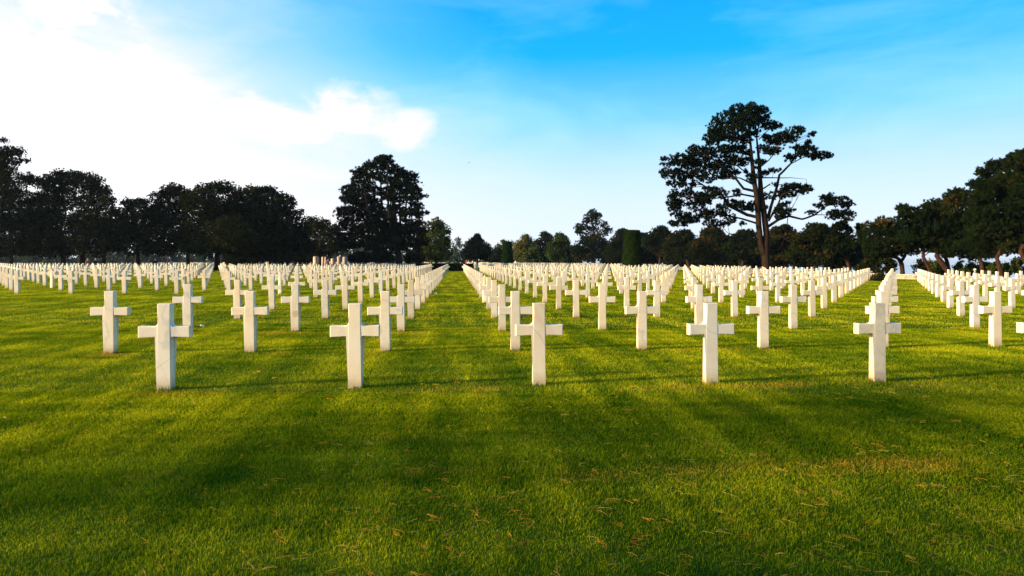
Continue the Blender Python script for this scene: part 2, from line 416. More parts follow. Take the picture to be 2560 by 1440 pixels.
# fallen pine needles: uncountable litter
r_ = np.random.default_rng(11)
nd = MB()
def litter_pts(n, spread):
    out = []
    while len(out) < n:
        d = 2.9 * (9.5 / 2.9) ** r_.random(); l = r_.uniform(-1, 1) * (0.79 * d + 0.6)
        k = 0.25 + 0.75 * (l / (0.79 * d) * 0.5 + 0.5)
        if d > 6: k *= 0.5
        if r_.random() < k: out.append((l * CT + d * ST, -l * ST + d * CT, d))
    return out
for (x, y, d) in litter_pts(900, 0):
    nn = r_.choice([1, 2, 2, 2, 3]); a0 = r_.normal(0.0, 0.9) + (np.pi if r_.random() < .5 else 0) - 0.25
    tone = r_.random()
    for k in range(nn):
        a = a0 + r_.uniform(-0.35, 0.35); L = r_.uniform(0.045, 0.125); bend = r_.uniform(-0.3, 0.3); z = r_.uniform(0.008, 0.030)
        t = np.linspace(0, 1, 5)
        aa = a + bend * t
        px_ = x + np.cumsum(np.cos(aa)) * L / 5; py_ = y + np.cumsum(np.sin(aa)) * L / 5
        pz = z + 0.004 * np.sin(t * 3) + t * r_.uniform(-0.014, 0.014)
        n0 = nd.n
        nd.tube(np.stack([px_, py_, pz], 1), 0.0005 + 0.00011 * d, 3, False); nd.t[-1] = np.full(len(nd.v[-1]), np.clip(tone + r_.uniform(-.2, .2), 0, 1))
o = nd.build('pine_needles', M['needles_fallen'], tone=True)
tag(o, 'orange pine needles scattered over the foreground lawn', 'pine needles', kind='stuff')
lf = MB()
for (x, y, d) in litter_pts(60, 0):
    a = r_.uniform(0, 6.28); s = r_.uniform(0.012, 0.028); ca, sa = math.cos(a) * s, math.sin(a) * s
    z = r_.uniform(0.02, 0.035)
    lf.add([(x - ca, y - sa, z), (x + sa * .5, y - ca * .5, z + .006), (x + ca, y + sa, z + .004), (x - sa * .5, y + ca * .5, z + .008)], [(0, 1, 2), (0, 2, 3)], r_.random())
o = lf.build('fallen_leaves', M['dead_leaf'], tone=True)
tag(o, 'small dark dead leaves lying in the foreground grass', 'leaves', kind='stuff')

# ------------------------------------------------------------------ grave markers
HX = 1.07
def cross_outline(seg):
    """counter-clockwise outline of the cross seen from the front, x right, z up"""
    half = [( 0.0880, -0.09), (0.0865, 0.0), (0.0800, 0.30), (0.0765, 0.52)]
    def fil(cx, cz, r, a0, a1, n):
        return [(cx + r * math.cos(a0 + (a1 - a0) * i / n), cz + r * math.sin(a0 + (a1 - a0) * i / n)) for i in range(n + 1)]
    lo = fil(0.0760 + 0.042, 0.652 - 0.042, 0.042, R(180), R(92), seg)       # lower inside corner
    arm = [(0.20, 0.6475), (0.311, 0.6430), (0.311, 0.7905), (0.20, 0.7855)]
    up = fil(0.0745 + 0.056, 0.783 + 0.056, 0.056, R(-92), R(-180), seg)
    top = [(0.0755, 0.95), (0.0785, 1.07)]
    rt = half + lo + arm + up + top
    return rt + [(-x, z) for x, z in rt[::-1]]

def star_outline(seg):
    rt = [(0.088, -0.09), (0.0865, 0.0), (0.078, 0.40), (0.0755, 0.575)]
    c, ro = 0.79, 0.285
    ri = ro / math.sqrt(3)
    pts = []
    for k in range(-5, 6):                       # from bottom notch side round to top
        a = R(90) - k * R(30)
        r = ro if k % 2 == 0 else ri
        pts.append((c, a, r))
    poly = [(r * math.cos(a), c + r * math.sin(a)) for c, a, r in pts][::-1]   # ccw: lower right -> top -> lower left
    return rt + poly + [(-x, z) for x, z in rt[::-1]]

def slab(name, outline, t0=0.125, bevel=0.007):
    pts = np.array(outline); n = len(pts)
    nxt = np.roll(pts, -1, 0); prv = np.roll(pts, 1, 0)
    e1 = pts - prv; e2 = nxt - pts
    e1 /= np.linalg.norm(e1, axis=1)[:, None]; e2 /= np.linalg.norm(e2, axis=1)[:, None]
    n1 = np.stack([-e1[:, 1], e1[:, 0]], 1); n2 = np.stack([-e2[:, 1], e2[:, 0]], 1)
    mi = n1 + n2; mi /= (np.sum(mi * n1, 1))[:, None]
    inner = pts + mi * bevel
    def th(z): return t0 * (0.96 + 0.10 * np.abs(z / 0.6 - 1) ** 1.5)
    bm = bmesh.new()
    loops = []
    for (p, yo) in ((inner, 0), (pts, bevel)):
        loops.append([bm.verts.new((x, -th(z) / 2 + yo, z)) for x, z in p])
    for (p, yo) in ((pts, bevel), (inner, 0)):
        loops.append([bm.verts.new((x, th(z) / 2 - yo, z)) for x, z in p])
    if bevel == 0: 
        pass
    for a, b in zip(loops[:-1], loops[1:]):
        for i in range(n):
            j = (i + 1) % n
            try: bm.faces.new((a[j], a[i], b[i], b[j]))
            except ValueError: pass
    f1 = bm.faces.new(loops[0]); f2 = bm.faces.new(loops[-1][::-1])
    bmesh.ops.triangulate(bm, faces=[f1, f2])
    bmesh.ops.recalc_face_normals(bm, faces=bm.faces)
    for f in bm.faces: f.smooth = True
    me = bpy.data.meshes.new(name); bm.to_mesh(me); bm.free()
    me.set_sharp_from_angle(angle=R(28))
    return me

cross_me = slab('marble_cross', cross_outline(6)); cross_me.materials.append(M['marble'])
cross_lo = slab('marble_cross_far', cross_outline(2), bevel=0.006)
star_me = slab('star_headstone', star_outline(0)); star_me.materials.append(M['marble'])

HEDGE = [(-7.5, 5.0, 96.8, 106.5)]           # x0,x1,y0,y1 of planting that interrupts the rows
rr = random.Random(3)
def exists(c, r):
    x = X0 + c * S_COL; y = Y0 + r * S_ROW
    if x > 40.5: return False
    if r <= 6 and c < -1: return False
    if r == 0 and c < 0: return False
    if y > 228: return False
    for (a, b, e, f) in HEDGE:
        if a - .5 < x < b + .5 and e - .8 < y < f + .8: return False
    if x < -20:
        # grass walk with the row of oaks
        if 96 < y + 0.12 * (x + 20) < 122 : return False
    return True
cells = []
for r in range(0, 68):
    for c in range(-70, 20):
        if not exists(c, r): continue
        x = X0 + c * S_COL; y = Y0 + r * S_ROW
        l = x * CT - y * ST; d = x * ST + y * CT
        if d < 2: continue
        px = 1280 + F * l / d
        marg = 60 if d < 40 else 40 + 4000 / d
        inframe = -0.33 * F / d < px < 2560 + 0.33 * F / d
        if -marg - F * 2 / d < px < 2560 + marg + F * 2 / d:
            cells.append((d, c, r, x, y, inframe))
cells.sort()
STARS = {(-2, 7), (1 + 1, 5), (-8, 9), (9, 19), (-5, 15), (6, 23), (13, 14)}
ordn = ['first','second','third','fourth','fifth','sixth','seventh','eighth','ninth','tenth','eleventh','twelfth','thirteenth','fourteenth','fifteenth','sixteenth','seventeenth','eighteenth','nineteenth','twentieth','twenty-first','twenty-second','twenty-third','twenty-fourth','twenty-fifth']
SPECIAL = {
 (0, 0): ('crack', 'front row marble cross with a grey diagonal crack low on its shaft'),
 (1, 0): (None, 'clean cream front row cross, first column left of the central grass lane'),
 (2, 0): ('streak', 'front row cross with tan streaked head, first column right of the grass lane'),
 (3, 0): (None, 'plain cream front row cross with a bright white left side, second right of grass lane'),
 (4, 0): ('veins', 'front row cross with dark hairline veins over arms, standing before a straight file'),
 (5, 0): (None, 'front row cross cut off by the right edge, only one arm showing'),
 (0, 2): ('stain', 'third row cross with one tan blotch halfway down its shaft'),
}
TEXTS = {(1, 0): '0295144', (2, 0): '33155352', (3, 0): '36857331', (4, 0): '35397327', (-1, 1): '37087354', (0, 1): '1300871',
         (1, 1): '3765134', (2, 1): '36855141', (3, 1): '33741473', (4, 1): '38011364', (6, 1): '3570', (0, 2): '3520157', (3, 2): '331746'}
def lane_words(c):
    if c <= 1: return ordn[1 - c] + ' column left of the central lane'
    return ordn[c - 2] + ' column right of the central lane'
n_ind = 0; far_cells = []
def inscription(text, parent):
    cu = bpy.data.curves.new('inscription', 'FONT'); cu.body = text; cu.size = 0.042; cu.extrude = 0.0008; cu.align_x = 'CENTER'; cu.space_character = 1.02
    tmp = bpy.data.objects.new('tmp_text', cu); COL.objects.link(tmp)
    bpy.context.view_layer.update()
    me = bpy.data.meshes.new_from_object(tmp.evaluated_get(bpy.context.evaluated_depsgraph_get()))
    bpy.data.objects.remove(tmp); bpy.data.curves.remove(cu)
    me.materials.clear(); me.materials.append(M['etch'])
    o = bpy.data.objects.new('inscription', me); COL.objects.link(o); o.parent = parent
    th = 0.125 * (0.96 + 0.10 * abs(0.06 / 0.6 - 1) ** 1.5)
    o.location = (0, -th / 2 - 0.0004, 0.052); o.rotation_euler = (R(90), 0, 0)
    return o
for (d, c, r, x, y, inframe) in cells:
    if (c, r) in STARS:
        o = bpy.data.objects.new('star_headstone', star_me); COL.objects.link(o)
        o.location = (x, y, float(zg(x, y)) + 0.02)
        o.rotation_euler = (0, 0, R(rr.uniform(-1, 1)))
        tag(o, 'six-pointed star headstone in %s row, %s' % (ordn[r], lane_words(c)), 'star headstone', 'star headstones among the crosses')
        continue
    if inframe and n_ind < 300:
        n_ind += 1
        me = cross_me
        sp = SPECIAL.get((c, r))
        if sp and sp[0]:
            me = cross_me.copy(); me.materials.clear(); me.materials.append(M[sp[0]])
        o = bpy.data.objects.new('marble_cross', me); COL.objects.link(o)
        if (c, r) == (5, 0): x += 0.10
        o.location = (x + rr.uniform(-.012, .012), y + rr.uniform(-.015, .015), float(zg(x, y)) + 0.02)
        o.rotation_euler = (R(rr.uniform(-.4, .4)), R(rr.uniform(-0.2, 0.35) - 0.5), R(rr.uniform(-1.2, 1.2)))
        lab = sp[1] if sp else 'white marble cross in %s row from front, %s' % (ordn[r], lane_words(c))
        tag(o, lab, 'cross', 'marble crosses in rows on the lawn')
        if (c, r) in TEXTS: inscription(TEXTS[(c, r)], o)
    else:
        far_cells.append((x, y, d))
lv = np.array([v.co for v in cross_lo.vertices]); lo3 = []; lo4 = []
for p in cross_lo.polygons: (lo3 if len(p.vertices) == 3 else lo4).append(list(p.vertices))
lo3 = np.array(lo3); lo4 = np.array(lo4); nV = len(lv)
fv, f3, f4 = [], [], []
r2 = np.random.default_rng(2)
for k, (x, y, d) in enumerate(far_cells):
    a = r2.uniform(-.02, .02); q = lv.copy(); q[:, 0] = lv[:, 0] + r2.uniform(-.012, .004) * lv[:, 2] + x; q[:, 1] = lv[:, 1] + a * lv[:, 0] + y; q[:, 2] += float(zg(x, y)) + 0.02
    fv.append(q); f3.append(lo3 + k * nV); f4.append(lo4 + k * nV)
o = mesh_np('distant_crosses', np.concatenate(fv), [np.concatenate(f4), np.concatenate(f3)], M['marble'])
tag(o, 'hundreds more white marble crosses in rows filling the far lawn', 'crosses', kind='stuff')
bpy.data.meshes.remove(cross_lo)

# ------------------------------------------------------------------ trees
def cam_axes(v):
    """(n,3) lateral, depth, up -> world"""
    v = np.asarray(v, float)
    return np.stack([v[:, 0] * CT + v[:, 1] * ST, -v[:, 0] * ST + v[:, 1] * CT, v[:, 2]], 1)

def tufts(mb, rng, cen, Rr, kind, tone, k=14):
    """foliage pieces round each centre; kind pine: spiky stars, leaf: small leaf faces"""
    n = len(cen)
    if n == 0: return
    if kind == 'pine':
        d = rng.normal(size=(n, k, 3)); d[..., 2] += 0.7; d /= np.linalg.norm(d, axis=2)[..., None]
        L = Rr * rng.uniform(0.6, 1.2, (n, k, 1))
        s = np.cross(d, rng.normal(size=(n, k, 3))); s /= np.linalg.norm(s, axis=2)[..., None] + 1e-9
        c = cen[:, None, :] + rng.normal(size=(n, k, 3)) * Rr * 0.22
        w = Rr * 0.17
        v = np.stack([c - d * L * .15 - s * w, c - d * L * .15 + s * w, c + d * L], 2).reshape(-1, 3)
        i = np.arange(n * k) * 3
        tn = np.repeat(np.clip(tone[:, None] + rng.normal(0, .08, (n, k)), 0, 1).ravel(), 3)
        mb.add(v, [np.stack([i, i + 1, i + 2], 1)], tn)
    else:
        k = 7
        c = cen[:, None, :] + rng.normal(size=(n, k, 3)) * Rr * 0.55
        a = rng.normal(size=(n, k, 3)); a /= np.linalg.norm(a, axis=2)[..., None]
        b = np.cross(a, rng.normal(size=(n, k, 3))); b /= np.linalg.norm(b, axis=2)[..., None] + 1e-9
        L = Rr * rng.uniform(0.35, 0.75, (n, k, 1)); W = L * 0.62
        v = np.stack([c - a * L, c + b * W, c + a * L, c - b * W], 2).reshape(-1, 3)
        i = np.arange(n * k) * 4
        tn = np.repeat(np.clip(tone[:, None] + rng.normal(0, .12, (n, k)), 0, 1).ravel(), 4)
        mb.add(v, [np.stack([i, i + 1, i + 2, i + 3], 1)], tn)

def bend(p0, p1, rng, amt=0.08, n=6, sag=0.0):
    p0 = np.asarray(p0, float); p1 = np.asarray(p1, float)
    t = np.linspace(0, 1, n)[:, None]; L = np.linalg.norm(p1 - p0)
    o = rng.normal(size=3) * amt * L; o2 = rng.normal(size=3) * amt * 0.5 * L
    p = p0 + (p1 - p0) * t + o * np.sin(t * np.pi) + o2 * np.sin(t * 2 * np.pi)
    p[:, 2] += sag * L * np.sin(t[:, 0] * np.pi)
    return p

def tree(name, label, base, d, pads, trunk, kind='pine', leaf='needle', bark='bark_dark', seed=1, k=4.5, dens=3.0,
         limbs=(), twigs=3, tone=(0.3, 0.15), brown=0.0, group=None, depth=0.8, cat='tree', trunk_r=None, base_drop=None, shell=0.0):
    """pads: (px, py, rx, ry) foliage masses as seen, given depth of their own; trunk: list of (px, py, width px)"""
    rng = np.random.default_rng(seed)
    s = d / F
    bx, by = ground_xy(base, d); bz = float(zg(bx, by)) - 0.05
    root = empty(name, (bx, by, bz))
    tag(root, label, cat, group)
    off = np.array([bx, by, bz])
    wood = MB(); crown = MB()
    # trunk
    tp = [np.array([bx, by, bz])]; tr = [trunk[0][2] * s / 2 * 1.25]
    off_d = [rng.normal() * 0.0 for _ in trunk]
    for i, (px, py, w) in enumerate(trunk):
        p = P(px, py, d)
        if p[2] < bz + 0.4 and i == 0: continue
        tp.append(p); tr.append(w * s / 2)
    if len(tp) > 1: wood.tube(tp, tr, 10)
    # explicit limbs: (list of px,py,w, depth change in metres at the end)
    anchors = [p for p in tp[len(tp) // 2:]]
    arad = [r for r in tr[len(tr) // 2:]]
    for (pts, dz) in limbs:
        q = np.array([P(a, b, d + dz * (i / max(1, len(pts) - 1)) ** 1.2) for i, (a, b, w) in enumerate(pts)])
        # refine
        t = np.linspace(0, len(pts) - 1, len(pts) * 3 - 2)
        qi = np.stack([np.interp(t, np.arange(len(pts)), q[:, j]) for j in range(3)], 1)
        qi[1:-1] += rng.normal(size=(len(qi) - 2, 3)) * 0.05 * s * 30 * 0.12
        wi = np.interp(t, np.arange(len(pts)), [w for _, _, w in pts]) * s / 2
        wood.tube(qi, np.maximum(wi, 0.012), 7)
        anchors += list(qi[1:]); arad += list(wi[1:])
    anchors = np.array(anchors); arad = np.array(arad)
    for (px, py, rx, ry) in pads:
        dz = rng.uniform(-1, 1) * depth * 60 * s * (0.4 + 0.6 * min(1, rx / 40)) if limbs == () else rng.uniform(-1, 1) * depth * rx * s * 1.2
        ctr = P(px, py, d + dz)
        # limb from the nearest anchor that lies below or level
        dist = np.linalg.norm(anchors - ctr, axis=1) + 2.0 * np.maximum(0, anchors[:, 2] - ctr[2])
        j = int(np.argmin(dist)); a = anchors[j]
        L = np.linalg.norm(ctr - a)
        if L > 0.3:
            r0 = min(max(0.02 * L, 0.02), max(arad[j], 0.03) * 0.8)
            q = bend(a, ctr, rng, 0.06, 6, 0.04 if kind == 'pine' else 0.08)
            wood.tube(q, np.linspace(r0, 0.018, 6), 5)
        n_t = max(4, int(dens * (2.6 if kind == 'pine' else 2.2) * rx * ry / (k * k)))
        u = rng.normal(size=(n_t, 3)); u /= np.linalg.norm(u, axis=1)[:, None]
        rad = rng.random(n_t)[:, None] ** (1 / 3.0)
        if shell: rad = shell + (1 - shell) * rad
        # lumpy edge
        lump = 1 + 0.22 * np.sin(u[:, :1] * 5.1 + px) * np.sin(u[:, 2:] * 4.3 + py)
        q = u * rad * lump * np.array([rx, rx * 0.85, ry]) * s
        cen = ctr + cam_axes(q)
        for _ in range(twigs):
            w_ = cen[rng.integers(n_t)]
            wood.tube(bend(ctr, w_, rng, 0.10, 4), np.linspace(0.022, 0.010, 4) * max(1, s * 20), 4, False)
        tn = np.clip(rng.normal(tone[0], 0.06) + rng.normal(0, tone[1] * .6, n_t) + (brown if rng.random() < 0.16 else 0) * rng.uniform(0.4, 1), 0, 1)
        tufts(crown, rng, cen, k * s * rng.uniform(0.85, 1.15), kind, tn, 24 if k > 4.5 else 14)
    wood.build('trunk', M[bark], root, smooth=True, offset=off)
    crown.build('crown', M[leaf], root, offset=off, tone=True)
    return root

def dome(px, top, bot, hw, n, rng, flat=0.45, rmin=0.16, rmax=0.34, lean=0.0, narrow=0.25):
    """random pads filling a rounded crown outline, upper ones smaller"""
    out = []
    H = bot - top
    n = int(n * 1.7); flat *= 1.3
    for i in range(n):
        t = (i + rng.random()) / n                     # 0 top .. 1 bottom
        w = hw * (narrow + (1 - narrow) * math.sin(min(1, t * 1.35) * math.pi / 2)) * (1 if t < 0.8 else 1 - (t - 0.8) * 1.2)
        rx = hw * rng.uniform(rmin, rmax) * (0.65 + 0.35 * t)
        ry = rx * flat * rng.uniform(0.8, 1.25)
        x = px + lean * (1 - t) + rng.uniform(-1, 1) * max(1, w - rx * 0.8)
        y = top + ry + t * (H - 2 * ry)
        out.append((x, y, rx, ry))
    return out

# --- the old pine right of the middle, traced limb by limb
Z = lambda x, y: (1600 + x * 0.3195, 240 + y * 0.3195)
def zl(*pts): return [(*Z(x, y), w * 0.3195) for x, y, w in pts]
limbs = [
 (zl((975,1240,48),(945,1150,46),(930,1020,44),(915,800,40),(890,640,36),(870,450,24),(858,300,13),(850,190,6)), -0.6),
 (zl((905,745,22),(810,725,20),(760,660,17),(700,600,13),(600,520,8),(500,450,5)), -2.5),
 (zl((930,950,26),(840,930,26),(700,860,24),(640,770,20),(560,740,15),(470,680,9),(330,610,5)), 2.0),
 (zl((905,790,16),(800,770,14),(690,790,12),(590,800,8),(420,790,4)), -3.0),
 (zl((925,1000,18),(800,960,14),(660,930,10),(500,930,7),(320,960,4)), 1.5),
 (zl((1000,960,26),(1030,850,23),(1075,700,20),(1090,620,18),(1180,530,15),(1215,460,10),(1222,350,6)), 1.5),
 (zl((1180,530,10),(1280,480,7),(1400,470,4)), 2.2),
 (zl((1005,980,18),(1080,850,15),(1110,770,10),(1200,740,5)), -2.0),
 (zl((1005,1020,24),(1080,970,21),(1165,940,18),(1270,965,15),(1370,930,13),(1460,860,9),(1560,840,4)), 0.8),
 (zl((1370,930,7),(1500,930,5),(1600,950,3)), 1.6),
 (zl((965,725,13),(1020,687,9)), -0.5),
 (zl((950,1130,16),(870,1110,15),(800,1092,13),(700,1080,10),(640,1130,5)), -1.5),
 (zl((1010,1115,10),(1115,1078,5)), -1.0),
 (zl((1020,1240,9),(1110,1180,8),(1150,1000,7),(1165,900,4)), 1.0),
 (zl((935,560,14),(1010,500,9),(1060,440,6),(1100,360,4)), -2.0),
 (zl((880,480,12),(780,420,9),(680,350,6),(600,310,4)), 1.8),
 (zl((866,380,10),(760,300,7),(680,220,4)), -1.6),
 (zl((930,340,9),(1000,270,6),(1060,230,3)), 1.5),
 (zl((940,640,12),(1080,640,8),(1180,640,5),(1300,650,2)), 0.6),
 (zl((890,650,12),(780,560,9),(690,500,6),(560,430,4)), 2.8),
 (zl((900,700,14),(780,640,10),(640,650,7),(450,620,5),(240,600,3)), -1.0),
]
zp = [(760,130,100,52),(880,110,60,42),(940,150,85,55),(700,200,130,60),(830,200,110,55),(620,250,95,55),(600,320,100,52),(740,290,110,52),(880,280,70,36),(960,210,60,40),
 (1020,235,55,32),(1065,228,50,24),(560,355,55,26),(810,90,40,24),(960,110,40,26),
 (1200,290,85,40),(1130,330,85,40),(1060,350,55,36),(1340,310,30,17),(1255,262,28,26),(1300,430,75,42),(1180,480,55,26),(1400,470,80,30),(1480,468,35,22),(960,410,55,26),(1020,440,55,26),(1000,330,38,26),
 (420,420,58,34),(500,450,105,44),(640,430,105,44),(760,410,65,34),(300,505,100,44),(440,540,115,48),(600,560,105,50),(700,500,95,40),(200,595,50,34),(260,615,85,42),(370,620,95,34),(520,640,85,34),(700,610,65,34),(300,690,65,28),
 (260,775,45,20),(380,770,85,34),(500,795,85,44),(440,845,75,34),(280,840,75,30),(270,880,55,24),(620,760,75,34),(300,930,65,25),(360,955,65,34),(285,1000,55,25),(400,965,75,34),(520,920,85,38),(560,990,65,34),(640,900,65,34),(700,960,55,34),(760,860,36,26),
 (880,865,105,36),(880,640,55,34),(1060,580,45,17),(960,610,42,20),(1200,735,85,40),(1285,722,55,30),(1120,770,45,34),(1020,780,55,30),(1100,900,55,42),(1140,920,42,25),(1185,890,28,17),
 (1450,820,55,44),(1480,800,45,36),(1560,835,55,34),(1625,840,52,24),(1600,915,65,32),(1520,930,70,32),(1655,930,35,24),(1620,975,36,20),(1380,860,36,16),(1340,910,45,16),(820,340,60,30),(940,520,50,22),(800,520,60,26)]
rg = np.random.default_rng(5)
for (xa, xb, ya, yb, n) in ((560, 960, 90, 340, 22), (400, 900, 350, 640, 34), (180, 560, 480, 700, 16), (230, 800, 700, 1010, 50), (980, 1400, 270, 500, 18), (780, 1000, 830, 900, 8), (1040, 1330, 690, 800, 14), (1020, 1200, 840, 960, 7), (1420, 1680, 790, 960, 10)):
    zp += [(rg.uniform(xa, xb), rg.uniform(ya, yb), rg.uniform(22, 44), rg.uniform(11, 19)) for _ in range(int(n * .8))]
pads = [(*Z(x, y), rx * .3195 * 1.08, ry * .3195 * 1.22) for x, y, rx, ry in zp if not (x < 420 and y < 430)]
tree('pine_tree', 'tall old pine with forked trunk and bare limbs standing alone among the crosses', 1918, 75,
     pads, zl((993,1355,62),(985,1290,64),(985,1200,54),(990,1080,48),(968,900,44),(945,750,40),(935,550,26),(915,350,14),(905,215,7)),
     leaf='needle', bark='bark_big', seed=21, k=5.0, dens=2.1, limbs=limbs, twigs=8, tone=(0.15, .12), group='pines on the lawn', depth=0.9)

# --- the dome-shaped pine left of the middle
rg = np.random.default_rng(77)
ol = [(395, 945, 970), (412, 905, 995), (435, 880, 1030), (450, 868, 1040), (482, 852, 1052), (502, 846, 1050), (530, 842, 1055), (555, 842, 1058), (570, 838, 1062), (600, 845, 1068), (628, 860, 1050)]
pads = []
yy = 398.0
while yy < 628:
    lft = np.interp(yy, [a[0] for a in ol], [a[1] for a in ol]); rgt = np.interp(yy, [a[0] for a in ol], [a[2] for a in ol])
    x = lft + rg.uniform(6, 12)
    while x < rgt - 4:
        rx = rg.uniform(11, 24); t = (x - lft) / (rgt - lft)
        keep = 0.97 if (t < 0.42 or yy < 450) else (0.68 if yy < 560 else 0.95)
        if t > 0.86: keep = 0.9
        if rg.random() < keep: pads.append((min(x + rx * .4, rgt - rx * .6), yy + rg.uniform(-4, 4), rx * 1.08, rx * rg.uniform(.38, .5)))
        x += rx * rg.uniform(0.9, 1.5)
    yy += rg.uniform(9.5, 13)
pads += [(1060, 490, 13, 5), (1064, 532, 12, 5), (1048, 540, 12, 6), (1036, 438, 12, 6)]
limbs = []
for (x0, x1, yt, w) in ((985, 930, 430, 9), (990, 950, 415, 10), (995, 968, 410, 10), (1000, 985, 425, 10), (1004, 1000, 440, 8), (980, 910, 470, 7), (1008, 1018, 470, 7), (1000, 975, 450, 7)):
    limbs.append(([(x0, 625, w), (x0 + (x1 - x0) * .55, 580, w * .85), (x1 - (x1 - 990) * .12, 520, w * .65), (x1, yt, 2)], rg.uniform(-3, 3)))
for _ in range(26):
    y = rg.uniform(455, 600); sgn = rg.choice([-1, 1]); x0 = 985 + rg.uniform(-18, 18)
    limbs.append(([(x0, y + 14, 3.0), (x0 + sgn * 28, y + 4, 2.0), (x0 + sgn * rg.uniform(45, 75), y, 0.9)], rg.uniform(-3, 3)))
tree('pine_tree', 'broad dome-shaped dark pine with many upright stems, left of the central lane', 1002, 104, pads,
     [(998, 664, 19), (997, 645, 17), (994, 625, 15), (990, 580, 12), (985, 520, 9), (975, 450, 5)], leaf='needle', bark='bark_dark', seed=8, k=4.8, dens=2.5, limbs=limbs, twigs=5, tone=(0.18, .12), group='pines on the lawn', depth=1.0)

# --- oaks and other dark trees on the left
OG = 'dark trees along the left of the lawn'
def oak(label, base, d, pads, w, seed, **kw):
    top = min(p[1] for p in pads); mx = sum(p[0] for p in pads) / len(pads)
    tree(kw.pop('name', 'oak_tree'), label, base, d, pads, [(base, 664, w), (base, 630, w * .85), (base + (mx - base) * .3, 590, w * .7), (base + (mx - base) * .7, (top + 590) / 2, w * .35)],
         kind='leaf', leaf=kw.pop('leaf', 'leaf'), bark='bark_dark', seed=seed, k=kw.pop('k', 5.0), dens=kw.pop('dens', 3.0), tone=kw.pop('tone', (0.42, .25)), group=OG, depth=kw.pop('depth', 1.0), **kw)
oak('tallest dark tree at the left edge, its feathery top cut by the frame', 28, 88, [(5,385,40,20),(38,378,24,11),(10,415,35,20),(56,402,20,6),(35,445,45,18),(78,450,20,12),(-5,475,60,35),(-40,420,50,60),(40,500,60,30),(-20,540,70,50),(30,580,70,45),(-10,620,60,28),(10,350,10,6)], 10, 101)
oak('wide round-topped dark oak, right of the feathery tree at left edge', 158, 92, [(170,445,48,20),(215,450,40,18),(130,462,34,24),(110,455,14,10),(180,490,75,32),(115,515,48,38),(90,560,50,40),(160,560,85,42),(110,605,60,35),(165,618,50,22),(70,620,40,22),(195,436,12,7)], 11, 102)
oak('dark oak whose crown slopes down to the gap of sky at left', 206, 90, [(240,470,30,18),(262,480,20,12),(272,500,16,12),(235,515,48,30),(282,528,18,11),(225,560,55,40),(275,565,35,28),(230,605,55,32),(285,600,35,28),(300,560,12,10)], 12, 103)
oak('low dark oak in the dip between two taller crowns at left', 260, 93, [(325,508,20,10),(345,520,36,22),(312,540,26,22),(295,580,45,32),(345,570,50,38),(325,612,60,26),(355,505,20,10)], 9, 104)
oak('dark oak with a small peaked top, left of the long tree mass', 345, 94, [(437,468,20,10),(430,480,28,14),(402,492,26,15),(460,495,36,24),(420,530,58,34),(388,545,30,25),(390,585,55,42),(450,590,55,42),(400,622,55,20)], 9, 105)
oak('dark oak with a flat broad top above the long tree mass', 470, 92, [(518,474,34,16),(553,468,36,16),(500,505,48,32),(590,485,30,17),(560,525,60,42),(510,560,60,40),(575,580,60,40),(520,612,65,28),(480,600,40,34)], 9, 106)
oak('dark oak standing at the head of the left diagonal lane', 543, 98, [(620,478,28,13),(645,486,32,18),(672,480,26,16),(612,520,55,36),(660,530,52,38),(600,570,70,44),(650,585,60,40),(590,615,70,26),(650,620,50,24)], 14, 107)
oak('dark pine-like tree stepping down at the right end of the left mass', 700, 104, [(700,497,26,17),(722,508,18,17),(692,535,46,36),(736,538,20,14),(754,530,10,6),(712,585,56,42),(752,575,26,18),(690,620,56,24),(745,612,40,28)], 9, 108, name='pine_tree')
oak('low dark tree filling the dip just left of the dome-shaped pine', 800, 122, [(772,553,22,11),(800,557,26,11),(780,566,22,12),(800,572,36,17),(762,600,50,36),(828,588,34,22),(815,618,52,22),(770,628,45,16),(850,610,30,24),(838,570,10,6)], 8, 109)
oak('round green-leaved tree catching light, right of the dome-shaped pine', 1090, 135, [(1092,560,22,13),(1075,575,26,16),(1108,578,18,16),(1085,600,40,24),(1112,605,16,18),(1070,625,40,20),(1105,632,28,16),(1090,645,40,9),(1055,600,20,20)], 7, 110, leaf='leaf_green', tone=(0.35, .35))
# evergreen undergrowth under the left mass
for i, (px, d, top, hw) in enumerate([(585, 120, 628, 34), (640, 124, 622, 36), (700, 126, 626, 34), (755, 130, 630, 30), (905, 128, 626, 34), (955, 130, 618, 36), (1035, 132, 622, 30)]):
    tree('evergreen_shrub', ['dark evergreen shrub beside the oak at the left lane head', 'dark evergreen shrub under the long left tree mass, second from its lane',
          'dark evergreen shrub below the pine-like tree of the left mass', 'dark evergreen shrub just left of the tan stone pillars', 'dark evergreen shrub just right of the stone pillars',
          'dark evergreen shrub behind the trunk of the dome-shaped pine', 'dark evergreen shrub under the round green-leaved tree'][i], px, d,
         dome(px, top, 664, hw, 12, np.random.default_rng(300 + i), 0.6, .3, .5, narrow=.6), [(px, 664, 5), (px, 645, 4)], kind='leaf', leaf='leaf', seed=300 + i, k=4.5, dens=2.6, tone=(.35, .2), group='evergreen shrubs under the trees', cat='shrub', depth=.5)

